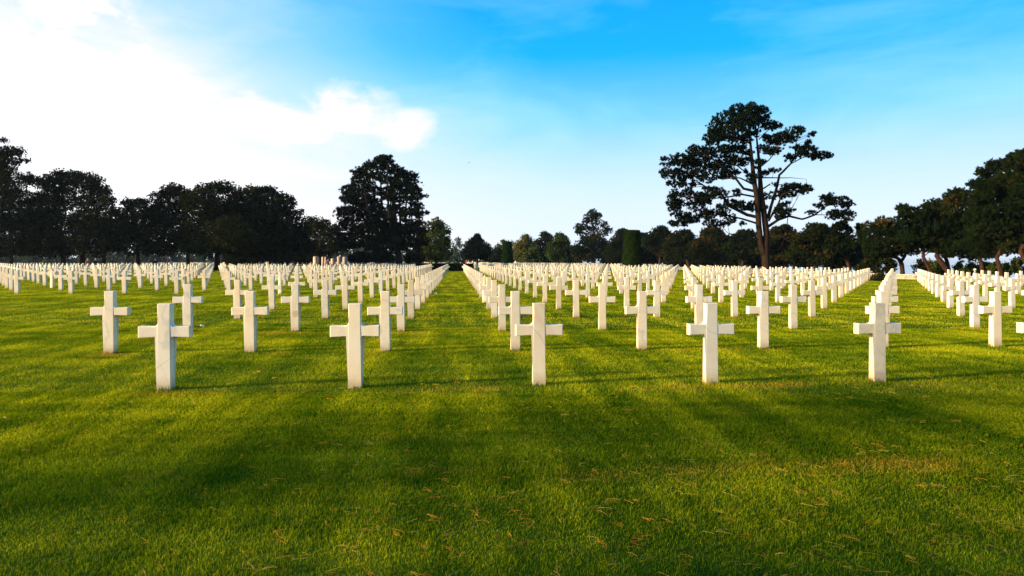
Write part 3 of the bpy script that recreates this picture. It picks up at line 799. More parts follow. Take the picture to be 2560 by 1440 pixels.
# --- trees between the two big pines
MG = 'trees across the far end of the lawn'
def midtree(name, label, px, d, top, bot, hw, n, seed, kind='leaf', leaf='leaf', bark='bark_dark', w=5, lean=0, flat=.6, k=3.6, tone=(.5, .3), dens=3.0, brown=0.0, narrow=.3, trunk_dx=0, group=MG, rmin=.2, rmax=.38):
    rg = np.random.default_rng(seed); hw *= 1.15; n = int(n * 1.4)
    tree(name, label, px, d, dome(px + trunk_dx, top, bot, hw, n, rg, flat, rmin, rmax, lean, narrow),
         [(px, 664, w), (px + trunk_dx * .4, 645, w * .8), (px + trunk_dx * .8, (bot + top) / 2, w * .6), (px + trunk_dx, top + 12, w * .2)],
         kind=kind, leaf=leaf, bark=bark, seed=seed, k=k, dens=dens, tone=tone, brown=brown, group=group, depth=.6)
midtree('pine_tree', 'small dark cone-shaped pine at the end of the central lane', 1193, 150, 583, 652, 33, 34, 201, 'pine', 'needle', w=6, flat=.5, k=3.2, tone=(.2, .12), narrow=.1, dens=3.5)
midtree('leafy_tree', 'yellowing round tree right behind the smaller clipped yew', 1312, 205, 585, 655, 34, 20, 202, 'leaf', 'leaf_green', tone=(.62, .35))
midtree('leafy_tree', 'dark green rounded tree beside the yellowing one', 1362, 210, 577, 655, 32, 18, 203, tone=(.55, .3))
midtree('leafy_tree', 'full green tree with foliage down to the ground, left of the slim pine', 1402, 185, 581, 662, 36, 24, 204, 'leaf', 'leaf_green', tone=(.15, .25))
midtree('leafy_tree', 'far green tree seen just over the smaller clipped yew', 1262, 235, 598, 655, 24, 14, 205, 'leaf', 'leaf_green', tone=(.3, .3))
pads = [(1482,531,11,6),(1478,543,17,6),(1496,539,9,5),(1466,552,11,6),(1490,556,13,6),(1452,568,13,7),(1480,571,18,6),(1511,562,9,6),(1519,576,11,6),(1500,585,18,7),(1470,590,22,8),(1448,578,9,6),(1492,606,26,10),(1465,618,28,12),(1500,628,30,14),(1470,640,34,12),(1487,548,8,4)]
pads = [(x, y, rx * 1.25, ry * 1.5) for x, y, rx, ry in pads] + [(1450, 630, 22, 16), (1520, 635, 22, 16), (1485, 600, 26, 10), (1462, 605, 16, 9), (1508, 608, 16, 9)]
tree('pine_tree', 'slim pine with an open pointed top between the two clipped yews', 1484, 175, pads, [(1484, 662, 6), (1484, 620, 5), (1483, 570, 3.2), (1482, 532, 1.5)], leaf='needle', bark='bark_dark', seed=206, k=3.4, dens=3, tone=(.35, .2), brown=.35, group=MG, depth=.5)
midtree('pine_tree', 'bushy pine directly behind the larger clipped yew', 1558, 170, 570, 660, 48, 34, 207, 'pine', 'needle_lit', 'bark_red', tone=(.35, .2), flat=.42, k=3.6)
midtree('pine_tree', 'round-headed pine with sky showing among its stems, right of larger clipped yew', 1650, 150, 563, 632, 46, 30, 208, 'pine', 'needle_lit', 'bark_red', tone=(.22, .15), flat=.4, k=3.6, dens=2.2, w=7)
CG = 'coast pines behind the stone wall'
def cp(label, px, d, top, bot, hw, n, seed, **kw):
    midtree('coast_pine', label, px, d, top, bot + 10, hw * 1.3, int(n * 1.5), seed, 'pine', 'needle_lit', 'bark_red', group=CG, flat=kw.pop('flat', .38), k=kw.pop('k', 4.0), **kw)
cp('coast pine left of the old forked pine, nearest the round-headed pine', 1722, 140, 572, 640, 42, 26, 209, tone=(.35, .25), w=8, dens=2.2, trunk_dx=-14)
cp('coast pine left of the old forked pine, second from the round-headed pine', 1790, 125, 566, 645, 46, 28, 210, tone=(.42, .25), w=8, dens=2.2, trunk_dx=-12, brown=.2)
cp('coast pine directly left of the old forked trunk', 1856, 115, 572, 640, 42, 24, 211, tone=(.3, .2), w=8, dens=2.2, trunk_dx=8)
cp('coast pine directly right of the old forked trunk', 1962, 102, 560, 650, 46, 28, 212, tone=(.35, .25), w=9, dens=2.6, brown=.3, trunk_dx=-6)
cp('dark dense coast pine under the old pine\'s lowest right limb', 2040, 92, 556, 655, 52, 34, 213, tone=(.3, .25), w=10, dens=2.8, brown=.35)
for i, (px, d, top, bot, hw, lab) in enumerate([(1606, 195, 580, 660, 40, 'distant coast pine seen between the larger clipped yew and the round-headed pine'), (1692, 175, 588, 662, 40, 'distant coast pine behind and right of the round-headed pine'), (1757, 160, 592, 664, 40, 'distant coast pine filling the gap under the old pine\'s lowest left boughs'),
        (1826, 150, 590, 666, 42, 'distant coast pine left of the old forked trunk, low and dark'), (1905, 140, 588, 668, 40, 'distant coast pine hidden behind the old forked trunk'), (1985, 125, 580, 668, 44, 'distant coast pine second right of the old forked trunk'), (2075, 108, 585, 670, 44, 'distant coast pine behind the leaning reddish trunk'), (2150, 96, 600, 672, 40, 'distant dark coast pine left of the forked coast pine')]):
    cp(lab, px, d, top, bot - 8, hw, 22, 250 + i, tone=(.3, .2), w=6, dens=2.4)
def coast(label, base, d, pads, trunk, seed, brown=.35, tone=(.2, .16), dens=2.2, k=5.2, limbs=()):
    rg_ = np.random.default_rng(seed + 1000)
    pads = [(x, y, rx * 1.12, ry * 1.4) for x, y, rx, ry in pads]
    pads += [(x + rg_.uniform(-.6, .6) * rx, y + rg_.uniform(-.4, 1.1) * ry, rx * .7, ry * .9) for x, y, rx, ry in pads]
    tree('coast_pine', label, base, d, pads, trunk, leaf='needle_lit', bark='bark_red', seed=seed, k=k, dens=dens, tone=tone, brown=brown, group=CG, depth=.8, limbs=limbs, twigs=4)
r3 = np.random.default_rng(90)
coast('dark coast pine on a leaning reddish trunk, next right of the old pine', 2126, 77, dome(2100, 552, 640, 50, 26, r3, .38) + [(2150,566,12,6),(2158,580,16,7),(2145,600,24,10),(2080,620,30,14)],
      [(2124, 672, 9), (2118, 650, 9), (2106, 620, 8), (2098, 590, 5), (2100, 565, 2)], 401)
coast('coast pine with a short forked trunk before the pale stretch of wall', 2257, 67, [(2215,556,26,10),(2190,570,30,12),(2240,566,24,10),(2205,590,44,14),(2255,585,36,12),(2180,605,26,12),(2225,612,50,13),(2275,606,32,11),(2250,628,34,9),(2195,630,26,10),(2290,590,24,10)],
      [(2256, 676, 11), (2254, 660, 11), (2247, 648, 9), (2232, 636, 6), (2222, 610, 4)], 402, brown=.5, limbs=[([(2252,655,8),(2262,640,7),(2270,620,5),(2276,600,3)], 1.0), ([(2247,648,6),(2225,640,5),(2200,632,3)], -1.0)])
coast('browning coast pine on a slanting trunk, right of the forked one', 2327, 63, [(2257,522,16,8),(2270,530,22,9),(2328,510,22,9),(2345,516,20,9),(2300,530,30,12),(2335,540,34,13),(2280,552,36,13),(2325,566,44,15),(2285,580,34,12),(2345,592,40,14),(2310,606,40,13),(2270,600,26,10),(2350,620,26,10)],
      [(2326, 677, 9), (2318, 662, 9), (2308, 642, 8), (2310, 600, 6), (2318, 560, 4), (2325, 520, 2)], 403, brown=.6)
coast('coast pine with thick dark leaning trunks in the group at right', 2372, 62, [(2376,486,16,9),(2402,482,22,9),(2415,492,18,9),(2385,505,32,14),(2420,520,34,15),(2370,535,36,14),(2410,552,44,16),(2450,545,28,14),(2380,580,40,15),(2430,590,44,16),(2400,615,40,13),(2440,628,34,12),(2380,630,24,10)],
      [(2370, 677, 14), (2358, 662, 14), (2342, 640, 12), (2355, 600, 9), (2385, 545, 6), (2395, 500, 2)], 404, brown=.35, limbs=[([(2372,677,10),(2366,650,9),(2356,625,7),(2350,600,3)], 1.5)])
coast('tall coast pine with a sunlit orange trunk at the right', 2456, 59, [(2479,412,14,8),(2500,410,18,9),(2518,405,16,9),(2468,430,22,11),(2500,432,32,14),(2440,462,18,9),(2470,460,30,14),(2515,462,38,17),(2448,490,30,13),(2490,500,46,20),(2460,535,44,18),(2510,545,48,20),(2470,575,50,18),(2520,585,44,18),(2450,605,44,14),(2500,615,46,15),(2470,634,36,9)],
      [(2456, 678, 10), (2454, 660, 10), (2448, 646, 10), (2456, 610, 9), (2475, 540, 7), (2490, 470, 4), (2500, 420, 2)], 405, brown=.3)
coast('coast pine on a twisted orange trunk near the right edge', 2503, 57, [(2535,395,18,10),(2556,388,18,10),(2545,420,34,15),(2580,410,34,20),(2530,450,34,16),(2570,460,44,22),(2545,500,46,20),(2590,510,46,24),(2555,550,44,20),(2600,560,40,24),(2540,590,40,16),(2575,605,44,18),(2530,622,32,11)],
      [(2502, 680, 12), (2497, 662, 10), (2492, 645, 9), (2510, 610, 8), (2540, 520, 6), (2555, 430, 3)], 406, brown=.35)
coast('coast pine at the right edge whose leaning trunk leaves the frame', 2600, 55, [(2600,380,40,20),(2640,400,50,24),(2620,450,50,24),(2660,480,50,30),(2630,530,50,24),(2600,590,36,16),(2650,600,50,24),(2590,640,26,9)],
      [(2580, 682, 14), (2566, 655, 13), (2552, 630, 11), (2580, 560, 8), (2610, 460, 4)], 407, brown=.3)
# low scrub beyond the wall
for i, (px, d, top, hw, lab) in enumerate([(2085, 82, 640, 26, 'dark scrub behind the wall under the leaning reddish trunk'), (2170, 73, 640, 34, 'dark scrub behind the wall, left of the forked coast pine'),
        (2215, 71, 636, 30, 'dark scrub behind the wall directly left of the forked trunk'), (2300, 74, 645, 20, 'sloping scrub behind the wall, right of the forked coast pine'), (2395, 70, 655, 18, 'low scrub beside the thick dark leaning trunks'),
        (2320, 76, 648, 22, 'dark scrub directly behind the slanting trunk'), (2460, 68, 652, 24, 'dark scrub behind the sunlit orange trunk'), (2518, 66, 654, 18, 'dark scrub between the twisted trunk and the right edge'), (2345, 72, 650, 26, 'dark scrub between the slanting trunk and the thick leaning trunks'), (2430, 66, 655, 24, 'scrub behind the person in the pale blue shirt'), (2490, 62, 655, 26, 'pale-leaved scrub left of the twisted orange trunk'), (2548, 58, 640, 24, 'olive scrub against the sea at the right edge')]):
    tree('scrub_bush', lab, px, d, dome(px, top, 690, hw, 12, np.random.default_rng(500 + i), .55, .3, .5, narrow=.4), [(px, 690, 4), (px, 665, 3)], kind='leaf', leaf='leaf' if i < 4 else 'leaf_green', seed=500 + i, k=4.2, dens=2.2, tone=(.45, .3), group='scrub behind the wall', cat='bush', depth=.4)

for i, (px, d, top, hw, lab) in enumerate([(1243, 190, 618, 30, 'low shrub left of the smaller clipped yew'), (1335, 200, 618, 40, 'low shrub under the yellowing tree'), (1382, 202, 612, 34, 'low shrub between the rounded tree and the full green tree'), (1440, 195, 610, 36, 'low shrub at the left foot of the slim pine'), (1528, 190, 606, 38, 'low shrub at the right foot of the slim pine'),
        (1615, 180, 612, 38, 'low shrub right behind the larger clipped yew'), (1690, 165, 620, 40, 'low shrub under the round-headed pine at its right'), (1760, 150, 622, 42, 'low shrub under the coast pines left of the old pine'), (1828, 140, 622, 42, 'low shrub at the left of the old pine trunk'), (1880, 132, 628, 34, 'low shrub just behind the old pine trunk'), (1950, 122, 625, 42, 'low shrub at the right of the old pine trunk'), (2015, 112, 628, 38, 'low shrub under the dark dense coast pine')]):
    tree('evergreen_shrub', lab, px, d, dome(px, top, 672, hw, 12, np.random.default_rng(800 + i), 0.7, .3, .5, narrow=.6), [(px, 668, 5), (px, 650, 4)], kind='leaf', leaf='leaf' if i != 1 else 'leaf_green', seed=800 + i, k=4.0, dens=2.6, tone=(.4, .25), group='evergreen shrubs under the trees', cat='shrub', depth=.5)

# --- far wood as one mass
rgw = np.random.default_rng(600)
wd = MB()
def wood_run(px0, px1, d, tops, bot=664):
    px = px0
    while px < px1:
        hw = rgw.uniform(16, 30); top = np.interp(px, [t[0] for t in tops], [t[1] for t in tops]) + rgw.uniform(-5, 5)
        s = d / F
        for (cx, cy, rx, ry) in dome(px, top, bot, hw, 12, rgw, .7, .3, .5, narrow=.5):
            c0 = P(cx, cy, d + rgw.uniform(-6, 6)); n = int(2.0 * rx * ry / 16) + 3
            u = rgw.normal(size=(n, 3)); u /= np.linalg.norm(u, axis=1)[:, None]
            cen = c0 + cam_axes(u * rgw.random((n, 1)) ** .4 * np.array([rx, rx, ry]) * s)
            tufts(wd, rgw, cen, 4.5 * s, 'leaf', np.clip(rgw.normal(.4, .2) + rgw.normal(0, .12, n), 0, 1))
        px += hw * 1.1
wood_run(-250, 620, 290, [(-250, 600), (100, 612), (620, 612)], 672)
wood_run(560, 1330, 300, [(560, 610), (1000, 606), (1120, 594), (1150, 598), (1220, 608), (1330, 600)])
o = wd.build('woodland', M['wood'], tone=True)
tag(o, 'far bluish wood closing the view behind the burial ground', 'wood', kind='stuff')

# --- shade trees left of and behind the camera's view, whose shadows dapple the foreground
def shade_tree(label, x, y, h, w, seed, n=20, dens=.55):
    rng = np.random.default_rng(seed)
    root = empty('oak_tree', (x, y, -0.05)); tag(root, label, 'tree', 'shade trees left of the lawn')
    wood = MB(); crown = MB()
    wood.tube([(0, 0, 0), (0.1, 0, h * .3), (0, .1, h * .6), (.1, 0, h * .9)], [.32, .26, .18, .05], 9)
    for i in range(n):
        a = rng.uniform(0, 6.28); rr_ = w * math.sqrt(rng.random()); z = h * rng.uniform(.3, .97); rr_ *= 1.0 - 0.5 * max(0, (z / h - .6) / .4)
        c0 = np.array([rr_ * math.cos(a), rr_ * math.sin(a), z])
        wood.tube(bend((0, 0, z * .75), c0, rng), np.linspace(.09, .02, 6), 5)
        pr = rng.uniform(.7, 1.5); m_ = int(42 * dens)
        u = rng.normal(size=(m_, 3)); u /= np.linalg.norm(u, axis=1)[:, None]
        tufts(crown, rng, c0 + u * rng.random((m_, 1)) ** .4 * np.array([pr, pr, pr * .6]), .38, 'leaf', rng.random(m_))
    wood.build('trunk', M['bark_dark'], root, smooth=True); crown.build('crown', M['leaf'], root, tone=True)
shade_tree('slender leafy tree left of the camera whose soft shadow crosses the foreground', -24, .2, 8.4, 1.3, 701, 12, .3)
shade_tree('small leafy tree left of and behind the camera, shading the nearest grass', -15, -1.1, 5.4, 1.0, 702, 9, .25)

# ------------------------------------------------------------------ clipped yews, hedge, bushes
def yew(label, px, d, top, hw_top, hw_bot, seed):
    rng = np.random.default_rng(seed); s = d / F
    x, y = ground_xy(px, d); z0 = float(zg(x, y)) - .05
    ztop = P(px, top, d)[2]; H = ztop - z0
    rb, rt = hw_bot * s, hw_top * s
    prof = [(rb * .98, 0), (rb, .15), (rb + (rt - rb) * .5, H * .5), (rt, H - .25), (rt * .93, H - .08), (rt * .7, H), (0.01, H + .03)]
    mb = MB(); n = 28; ang = np.arange(n) * 2 * np.pi / n
    vs = np.concatenate([np.stack([r * np.cos(ang), r * np.sin(ang), np.full(n, z)], 1) for r, z in prof])
    i = np.arange(len(prof) - 1)[:, None] * n; j = np.arange(n)[None]; k = (j + 1) % n
    mb.add(vs * [.985, .985, 1], [np.stack([i + j, i + k, i + n + k, i + n + j], -1).reshape(-1, 4)], .3)
    m_ = 9000
    t = rng.random(m_); zz = H * t; rr_ = rb + (rt - rb) * t; a = rng.uniform(0, 6.28, m_)
    top_n = 1200; zz[:top_n] = H; rr_[:top_n] = rt * np.sqrt(rng.random(top_n)) * .97
    c = np.stack([rr_ * np.cos(a), rr_ * np.sin(a), zz], 1)
    c[:, :2] *= (1 + .02 * np.sin(a * 9 + zz * 3) + rng.normal(0, .012, m_))[:, None]
    tufts(mb, rng, c, .12, 'pine', np.clip(.45 + .25 * np.sin(a * 7 + zz * 2.0) * np.sin(zz * 5 + a) + rng.normal(0, .15, m_), 0, 1))
    o = mb.build('clipped_yew', M['yew'], tone=True); o.location = (x, y, z0)
    tag(o, label, 'topiary', 'clipped yews on the lawn')
yew('large yew clipped to a flat-topped cone, left of the old forked pine', 1580, 100, 577, 18.5, 25, 31)
yew('smaller dark yew clipped to a cone, right of the central lane', 1268, 160, 605, 10.5, 15.5, 32)
yew('dim yew cone in shade, behind the crosses right of the stone pillars', 906, 150, 630, 7.5, 10.5, 33)

def hedge(name, label, x0, x1, y0, y1, h, mat, seed, cat='hedge', k=.11, n=7000, rnd=.2, tone=(.35, .2), group=None):
    rng = np.random.default_rng(seed); mb = MB()
    z0 = -.05
    ix, iy = (x1 - x0) / 2, (y1 - y0) / 2; cx_, cy_ = (x0 + x1) / 2, (y0 + y1) / 2
    mb.box((-ix * .93, -iy * .96, 0), (ix * .93, iy * .96, h * .9))
    side = rng.random(n)
    A = np.array([2 * ix * h, 2 * ix * h, 2 * iy * h, 2 * iy * h, 4 * ix * iy]); A = np.cumsum(A / A.sum())
    q = np.stack([rng.uniform(-ix, ix, n), rng.uniform(-iy, iy, n), rng.uniform(0.02, h, n)], 1)
    q[side < A[0], 1] = -iy; q[(side >= A[0]) & (side < A[1]), 1] = iy
    q[(side >= A[1]) & (side < A[2]), 0] = -ix; q[(side >= A[2]) & (side < A[3]), 0] = ix
    q[side >= A[3], 2] = h
    q[:, 2] *= 1 + .06 * np.sin(q[:, 0] * 3) * np.sin(q[:, 1] * 2.3)
    q += rng.normal(0, .04, q.shape)
    tufts(mb, rng, q, k, 'leaf', np.clip(rng.normal(tone[0], tone[1], n), 0, 1))
    o = mb.build(name, M[mat], tone=True); o.location = (cx_, cy_, z0); tag(o, label, cat, group)
hedge('hedge', 'low dark clipped hedge block across the end of the central lane', -7.2, 2.4, 97.2, 104.5, .98, 'leaf', 41)
def bush(name, label, px, d, w, h, mat, seed, tone=(.5, .25), group=None, n=500):
    rng = np.random.default_rng(seed); x, y = ground_xy(px, d); mb = MB()
    mb.tube([(0, 0, 0), (0, 0, h * .5)], [.03, .02], 5)
    u = rng.normal(size=(n, 3)); u /= np.linalg.norm(u, axis=1)[:, None]; u[:, 2] = np.abs(u[:, 2])
    tufts(mb, rng, u * rng.random((n, 1)) ** .4 * np.array([w / 2, w / 2, h]), .09, 'leaf', np.clip(rng.normal(*tone, n), 0, 1))
    o = mb.build(name, M[mat], tone=True); o.location = (x, y, float(zg(x, y))); tag(o, label, 'bush', group)
bush('flowering_bush', 'yellow flowering bush on top of the far end of the lane hedge', 1143, 112, 3.4, 1.5, 'flower_y', 51, (.5, .3), n=900)
bush('flowering_bush', 'dark red flowering bush right of the central lane hedge', 1172, 99, 2.2, 1.05, 'bush_red', 52, (.5, .25))
bush('evergreen_bush', 'low dark bush with brown tips beside the end of the right-hand block', 2198, 56.5, 1.5, .75, 'needle_lit', 53, (.35, .3))

# ------------------------------------------------------------------ stone wall and pillars
w_root = empty('stone_wall', (WALL_X + .22, 0, 0)); tag(w_root, 'low weathered stone wall running along the right side of the lawn', 'wall')
mb = MB()
y = 18.0; r4 = np.random.default_rng(61)
mb.box((-.20, 18, -.9), (.20, 262, .36)); mb.build('masonry', M['wall'], w_root)
mb = MB()
while y < 262:
    L = r4.uniform(.9, 1.4); dz = r4.uniform(-.008, .008)
    mb.box((-.26, y + .006, .362), (.26, y + L - .006, .465 + dz)); y += L
mb.build('coping', M['coping'], w_root)
PL = [(783, 796, 641, 'pillar', 'tan grooved stone pillar leftmost of the row under dark trees'), (804, 810, 642, 'pillar', 'narrow tan stone pillar, second from left under dark trees'), (811.5, 816, 642, 'pillar', 'thinnest tan stone pillar, third in the row under dark trees'),
      (827, 839, 646, 'pillar_shaded', 'shorter shaded greyish stone pillar in the middle of the row under dark trees'), (842.5, 854, 641, 'pillar_shaded', 'shaded grey grooved stone pillar with a pale middle face, second from right'), (856, 869, 642, 'pillar_shaded', 'dim grey stone pillar rightmost of the row under dark trees')]
for (a, b, top, mt, lab) in PL:
    d = 118; s = d / F; hw = (b - a) / 2 * s; x, y = ground_xy((a + b) / 2, d); z0 = float(zg(x, y)) - .05
    H = P((a + b) / 2, top, d)[2] - z0
    n = 24; ang = np.arange(n) * 2 * np.pi / n
    mb = MB()
    rows = [(1.0, 0), (1.0, H * .93), (.9, H * .98), (.55, H)]
    flute = np.where(np.arange(n) % 2 == 0, 1.0, .84)
    vs = np.concatenate([np.stack([hw * f * flute * np.cos(ang), hw * .8 * f * flute * np.sin(ang), np.full(n, z)], 1) for f, z in rows])
    i = np.arange(3)[:, None] * n; j = np.arange(n)[None]; k = (j + 1) % n
    mb.add(vs, [np.stack([i + j, i + k, i + n + k, i + n + j], -1).reshape(-1, 4), np.arange(n) + 3 * n])
    o = mb.build('stone_pillar', M[mt]); o.location = (x, y, z0); tag(o, lab, 'pillar', 'stone pillars under the left trees')

# ------------------------------------------------------------------ people
CLOTH = {}
def cloth(c):
    if c not in CLOTH: CLOTH[c] = flat_mat('cloth', c, .85, .1, 20, .2)
    return CLOTH[c]
SKIN = flat_mat('skin', (.50, .30, .21), .6, .3, 30, .08)
def skin_mesh(name, joints, edges, mat, parent, root=0, sub=1):
    me = bpy.data.meshes.new(name); me.from_pydata([j[:3] for j in joints], edges, [])
    o = bpy.data.objects.new(name, me); COL.objects.link(o)
    o.modifiers.new('skin', 'SKIN')
    for i, j in enumerate(joints):
        v = me.skin_vertices[0].data[i]; v.radius = (j[3], j[4] if len(j) > 4 else j[3]); v.use_root = (i == root)
    m_ = o.modifiers.new('sub', 'SUBSURF'); m_.levels = sub; m_.render_levels = sub
    bpy.context.view_layer.update()
    me2 = bpy.data.meshes.new_from_object(o.evaluated_get(bpy.context.evaluated_depsgraph_get()))
    bpy.data.objects.remove(o); bpy.data.meshes.remove(me)
    me2.materials.clear(); me2.materials.append(mat)
    for p in me2.polygons: p.use_smooth = True
    o = bpy.data.objects.new(name, me2); COL.objects.link(o); o.parent = parent
    return o
def person(label, px, d, rz, shirt, trousers, hair, hat=None, h=1.72, arm=0.0, stride=.1):
    x, y = ground_xy(px, d); z0 = float(zg(x, y))
    root = empty('person', (x, y, z0), rz); tag(root, label, 'person', 'visitors among the trees')
    k = h / 1.72
    J = []; E = []
    def j(x, y, z, r, r2=None, p=None):
        J.append((x * k, y * k, z * k, r * k, (r2 or r) * k))
        if p is not None: E.append((p, len(J) - 1))
        return len(J) - 1
    # facing -y
    pel = j(0, 0, .93, .13, .10); ch = j(0, -.01, 1.20, .15, .10, pel); sh = j(0, 0, 1.40, .10, .08, ch); nk = j(0, 0, 1.48, .055, None, sh)
    hd = j(0, -.02, 1.58, .078, .092, nk); tp = j(0, -.01, 1.68, .06, .075, hd); j(0, -.105, 1.585, .014, None, hd)
    for e in (-1, 1): j(e * .085, 0, 1.59, .018, None, hd)
    for e in (-1, 1):
        a = j(e * .17, 0, 1.39, .058, None, sh); el = j(e * (.22 + arm * .1), .02 - arm * .1, 1.12 + arm * .08, .042, None, a); wr = j(e * (.22 + arm * .05), -.05 - arm * .25, .88 + arm * .3, .030, None, el)
        pm = j(e * .22, -.075 - arm * .3, .81 + arm * .32, .035, .018, wr)
        for f_ in range(4): q = j(e * .22, -.10 - arm * .32 + f_ * .018, .745 + arm * .33 + abs(f_ - 1.4) * .006, .009, None, pm)
        j(e * .20, -.115 - arm * .3, .79 + arm * .33, .010, None, pm)
    for e in (-1, 1):
        hp = j(e * .09, 0, .86, .095, None, pel); kn = j(e * .10, -.02 + e * stride * .5, .49, .062, None, hp); an = j(e * .10, e * stride, .09, .042, None, kn); j(e * .10, e * stride - .16, .035, .035, None, an)
    skin_mesh('body', J, E, SKIN, root)
    g = 1.18
    JS = [J[i] for i in (pel, ch, sh)]; ES = [(0, 1), (1, 2)]
    JS = [(a, b, c_, r1 * g + .012, r2 * g + .012) for a, b, c_, r1, r2 in JS]
    JS[0] = (JS[0][0], JS[0][1], JS[0][2] - .02, JS[0][3], JS[0][4])
    base = 9
    for q in range(2):
        i0 = base + q * 9
        for m_ in range(2):
            a, b, c_, r1, r2 = J[i0 + m_]; JS.append((a, b, c_, r1 + .018, r2 + .018)); ES.append((2 if m_ == 0 else len(JS) - 2, len(JS) - 1))
        a, b, c_, r1, r2 = J[i0 + 2]; a1, b1, c1 = J[i0 + 1][:3]
        JS.append((a1 + (a - a1) * .8, b1 + (b - b1) * .8, c1 + (c_ - c1) * .8, r1 + .018, r2 + .018)); ES.append((len(JS) - 2, len(JS) - 1))
    skin_mesh('shirt', JS, ES, cloth(shirt), root, 1)
    JT = [(0, 0, .95 * k, .150 * k, .118 * k)]; ET = []
    i0 = base + 18
    for q in range(2):
        for m_ in range(3):
            a, b, c_, r1, r2 = J[i0 + q * 4 + m_]; JT.append((a, b, c_ + (.0 if m_ < 2 else .02), r1 + .020, r2 + .020)); ET.append((0 if m_ == 0 else len(JT) - 2, len(JT) - 1))
    skin_mesh('trousers', JT, ET, cloth(trousers), root)
    skin_mesh('hair', [(0, .025 * k, 1.60 * k, .082 * k, .085 * k), (0, .01 * k, 1.69 * k, .070 * k, .085 * k)], [(0, 1)], cloth(hair), root)
    if hat:
        mb = MB(); n = 16; ang = np.arange(n) * 2 * np.pi / n
        rows = [(.17, 1.665), (.175, 1.68), (.105, 1.69), (.10, 1.76), (.07, 1.79), (.005, 1.795)]
        vs = np.concatenate([np.stack([r * np.cos(ang), r * np.sin(ang) - .01, np.full(n, z)], 1) for r, z in rows]) * k
        i = np.arange(len(rows) - 1)[:, None] * n; jj_ = np.arange(n)[None]; kk = (jj_ + 1) % n
        mb.add(vs, [np.stack([i + jj_, i + kk, i + n + kk, i + n + jj_], -1).reshape(-1, 4)])
        mb.build('hat', cloth(hat), root, smooth=True)
DK = (.02, .02, .025)
person('person in a pale blue shirt and white hat standing behind the right wall', 2438, 60, R(200), (.42, .50, .80), DK, (.1, .07, .05), hat=(.75, .72, .66), arm=.3)
person('person in an orange top behind the wall, left of the pale blue shirt', 2408, 61.5, R(160), (.55, .17, .04), DK, (.04, .03, .02), h=1.62)
person('person in dark teal clothes by the wall under the coast pines', 2393, 63, R(210), (.03, .09, .10), DK, (.03, .02, .02), h=1.68)
person('person with an orange patch on dark clothes, walking under the left oaks', 219, 84, R(70), (.30, .09, .04), DK, (.03, .02, .02), stride=.2)
person('person all in dark clothes walking under the left oaks beside the orange one', 239, 85, R(60), DK, DK, (.02, .02, .02), h=1.78, stride=.2)
person('person in a yellow-green top by an oak trunk at left', 372, 92, R(90), (.30, .34, .03), (.03, .04, .08), (.04, .03, .02), h=1.66)
person('person in black standing between two left oak trunks', 388, 90, R(180), DK, DK, (.25, .2, .15), h=1.8)
person('person in a lilac top in the pair under the left trees', 418, 93, R(120), (.36, .30, .45), DK, (.02, .02, .02))
person('person in a white and blue top in the pair under the left trees', 428, 92, R(240), (.45, .52, .72), (.05, .07, .14), (.02, .02, .02), h=1.66)
person('person in a bright red top before the tan stone pillars', 820, 112, R(60), (.6, .06, .02), DK, (.03, .02, .02))
person('person in a lavender top next to the red one by the stone pillars', 815, 113, R(20), (.35, .34, .62), DK, (.03, .02, .02), h=1.6)
person('person in crimson by the small cone-shaped pine beyond the central lane', 1166, 158, R(90), (.5, .03, .07), DK, (.03, .02, .02), h=1.8)
person('person in white beside the crimson one beyond the central lane', 1171.5, 158, R(270), (.75, .73, .70), DK, (.03, .02, .02), h=1.66)
person('person in pale blue right of the white one beyond the central lane', 1182, 160, R(180), (.45, .58, .75), (.5, .5, .5), (.5, .4, .3))
person('person in white left of the yellowing tree, near the smaller clipped yew', 1289, 156, R(150), (.78, .72, .66), DK, (.03, .02, .02), h=1.78)

# ------------------------------------------------------------------ flowers left on the grass, birds
def flower(label, px, py, d_az, stem_len, petals, extra=None, seed=1, size=.035):
    a, b = px2ang(px, py); d = EYE * F / b; x, y = ground_xy(px, d)
    rng = np.random.default_rng(seed)
    root = empty('cut_flower', (x, y, .02), d_az); tag(root, label, 'flower', 'flowers laid on the grass')
    mb = MB(); mb.tube([(-stem_len, 0, .028), (-stem_len * .5, .01, .034), (0, 0, .045)], [.009, .008, .008], 6); mb.build('stem', flat_mat('dark_stem', (.012, .02, .01)), root)
    mb = MB()
    for i in range(26):
        u = rng.normal(size=3); u /= np.linalg.norm(u); u[2] = abs(u[2]); c = np.array([.02, 0, .04]); s = np.cross(u, rng.normal(size=3)); s /= np.linalg.norm(s)
        L = size * rng.uniform(.7, 1.3)
        mb.add([c, c + u * L * .6 + s * L * .4, c + u * L * 1.2, c + u * L * .6 - s * L * .4], [(0, 1, 2, 3)])
    mb.build('bloom', flat_mat('petals', petals), root)
    if extra:
        mb = MB()
        for i in range(10):
            u = rng.normal(size=3); u /= np.linalg.norm(u); u[2] = abs(u[2]); c = np.array([-stem_len + .01, 0, .04]); s = np.cross(u, rng.normal(size=3)); s /= np.linalg.norm(s)
            mb.add([c, c + u * .02 + s * .02, c + u * .045, c + u * .02 - s * .02], [(0, 1, 2, 3)])
        mb.build('ribbon', flat_mat('ribbon', extra), root)
flower('white flower on a dark stem lying beside the cracked front row cross', 503, 822, R(-5), .16, (.8, .8, .8), (.6, .05, .02), 1, .045)
flower('white flower on a dark stem lying at the left side of the central lane', 1088, 738, R(-5), .28, (.8, .8, .8), None, 2, .06)
flower('red and orange flower laid against a cross in the right-hand block', 1771, 733, R(5), .22, (.75, .02, .02), (.8, .25, .04), 3, .07)
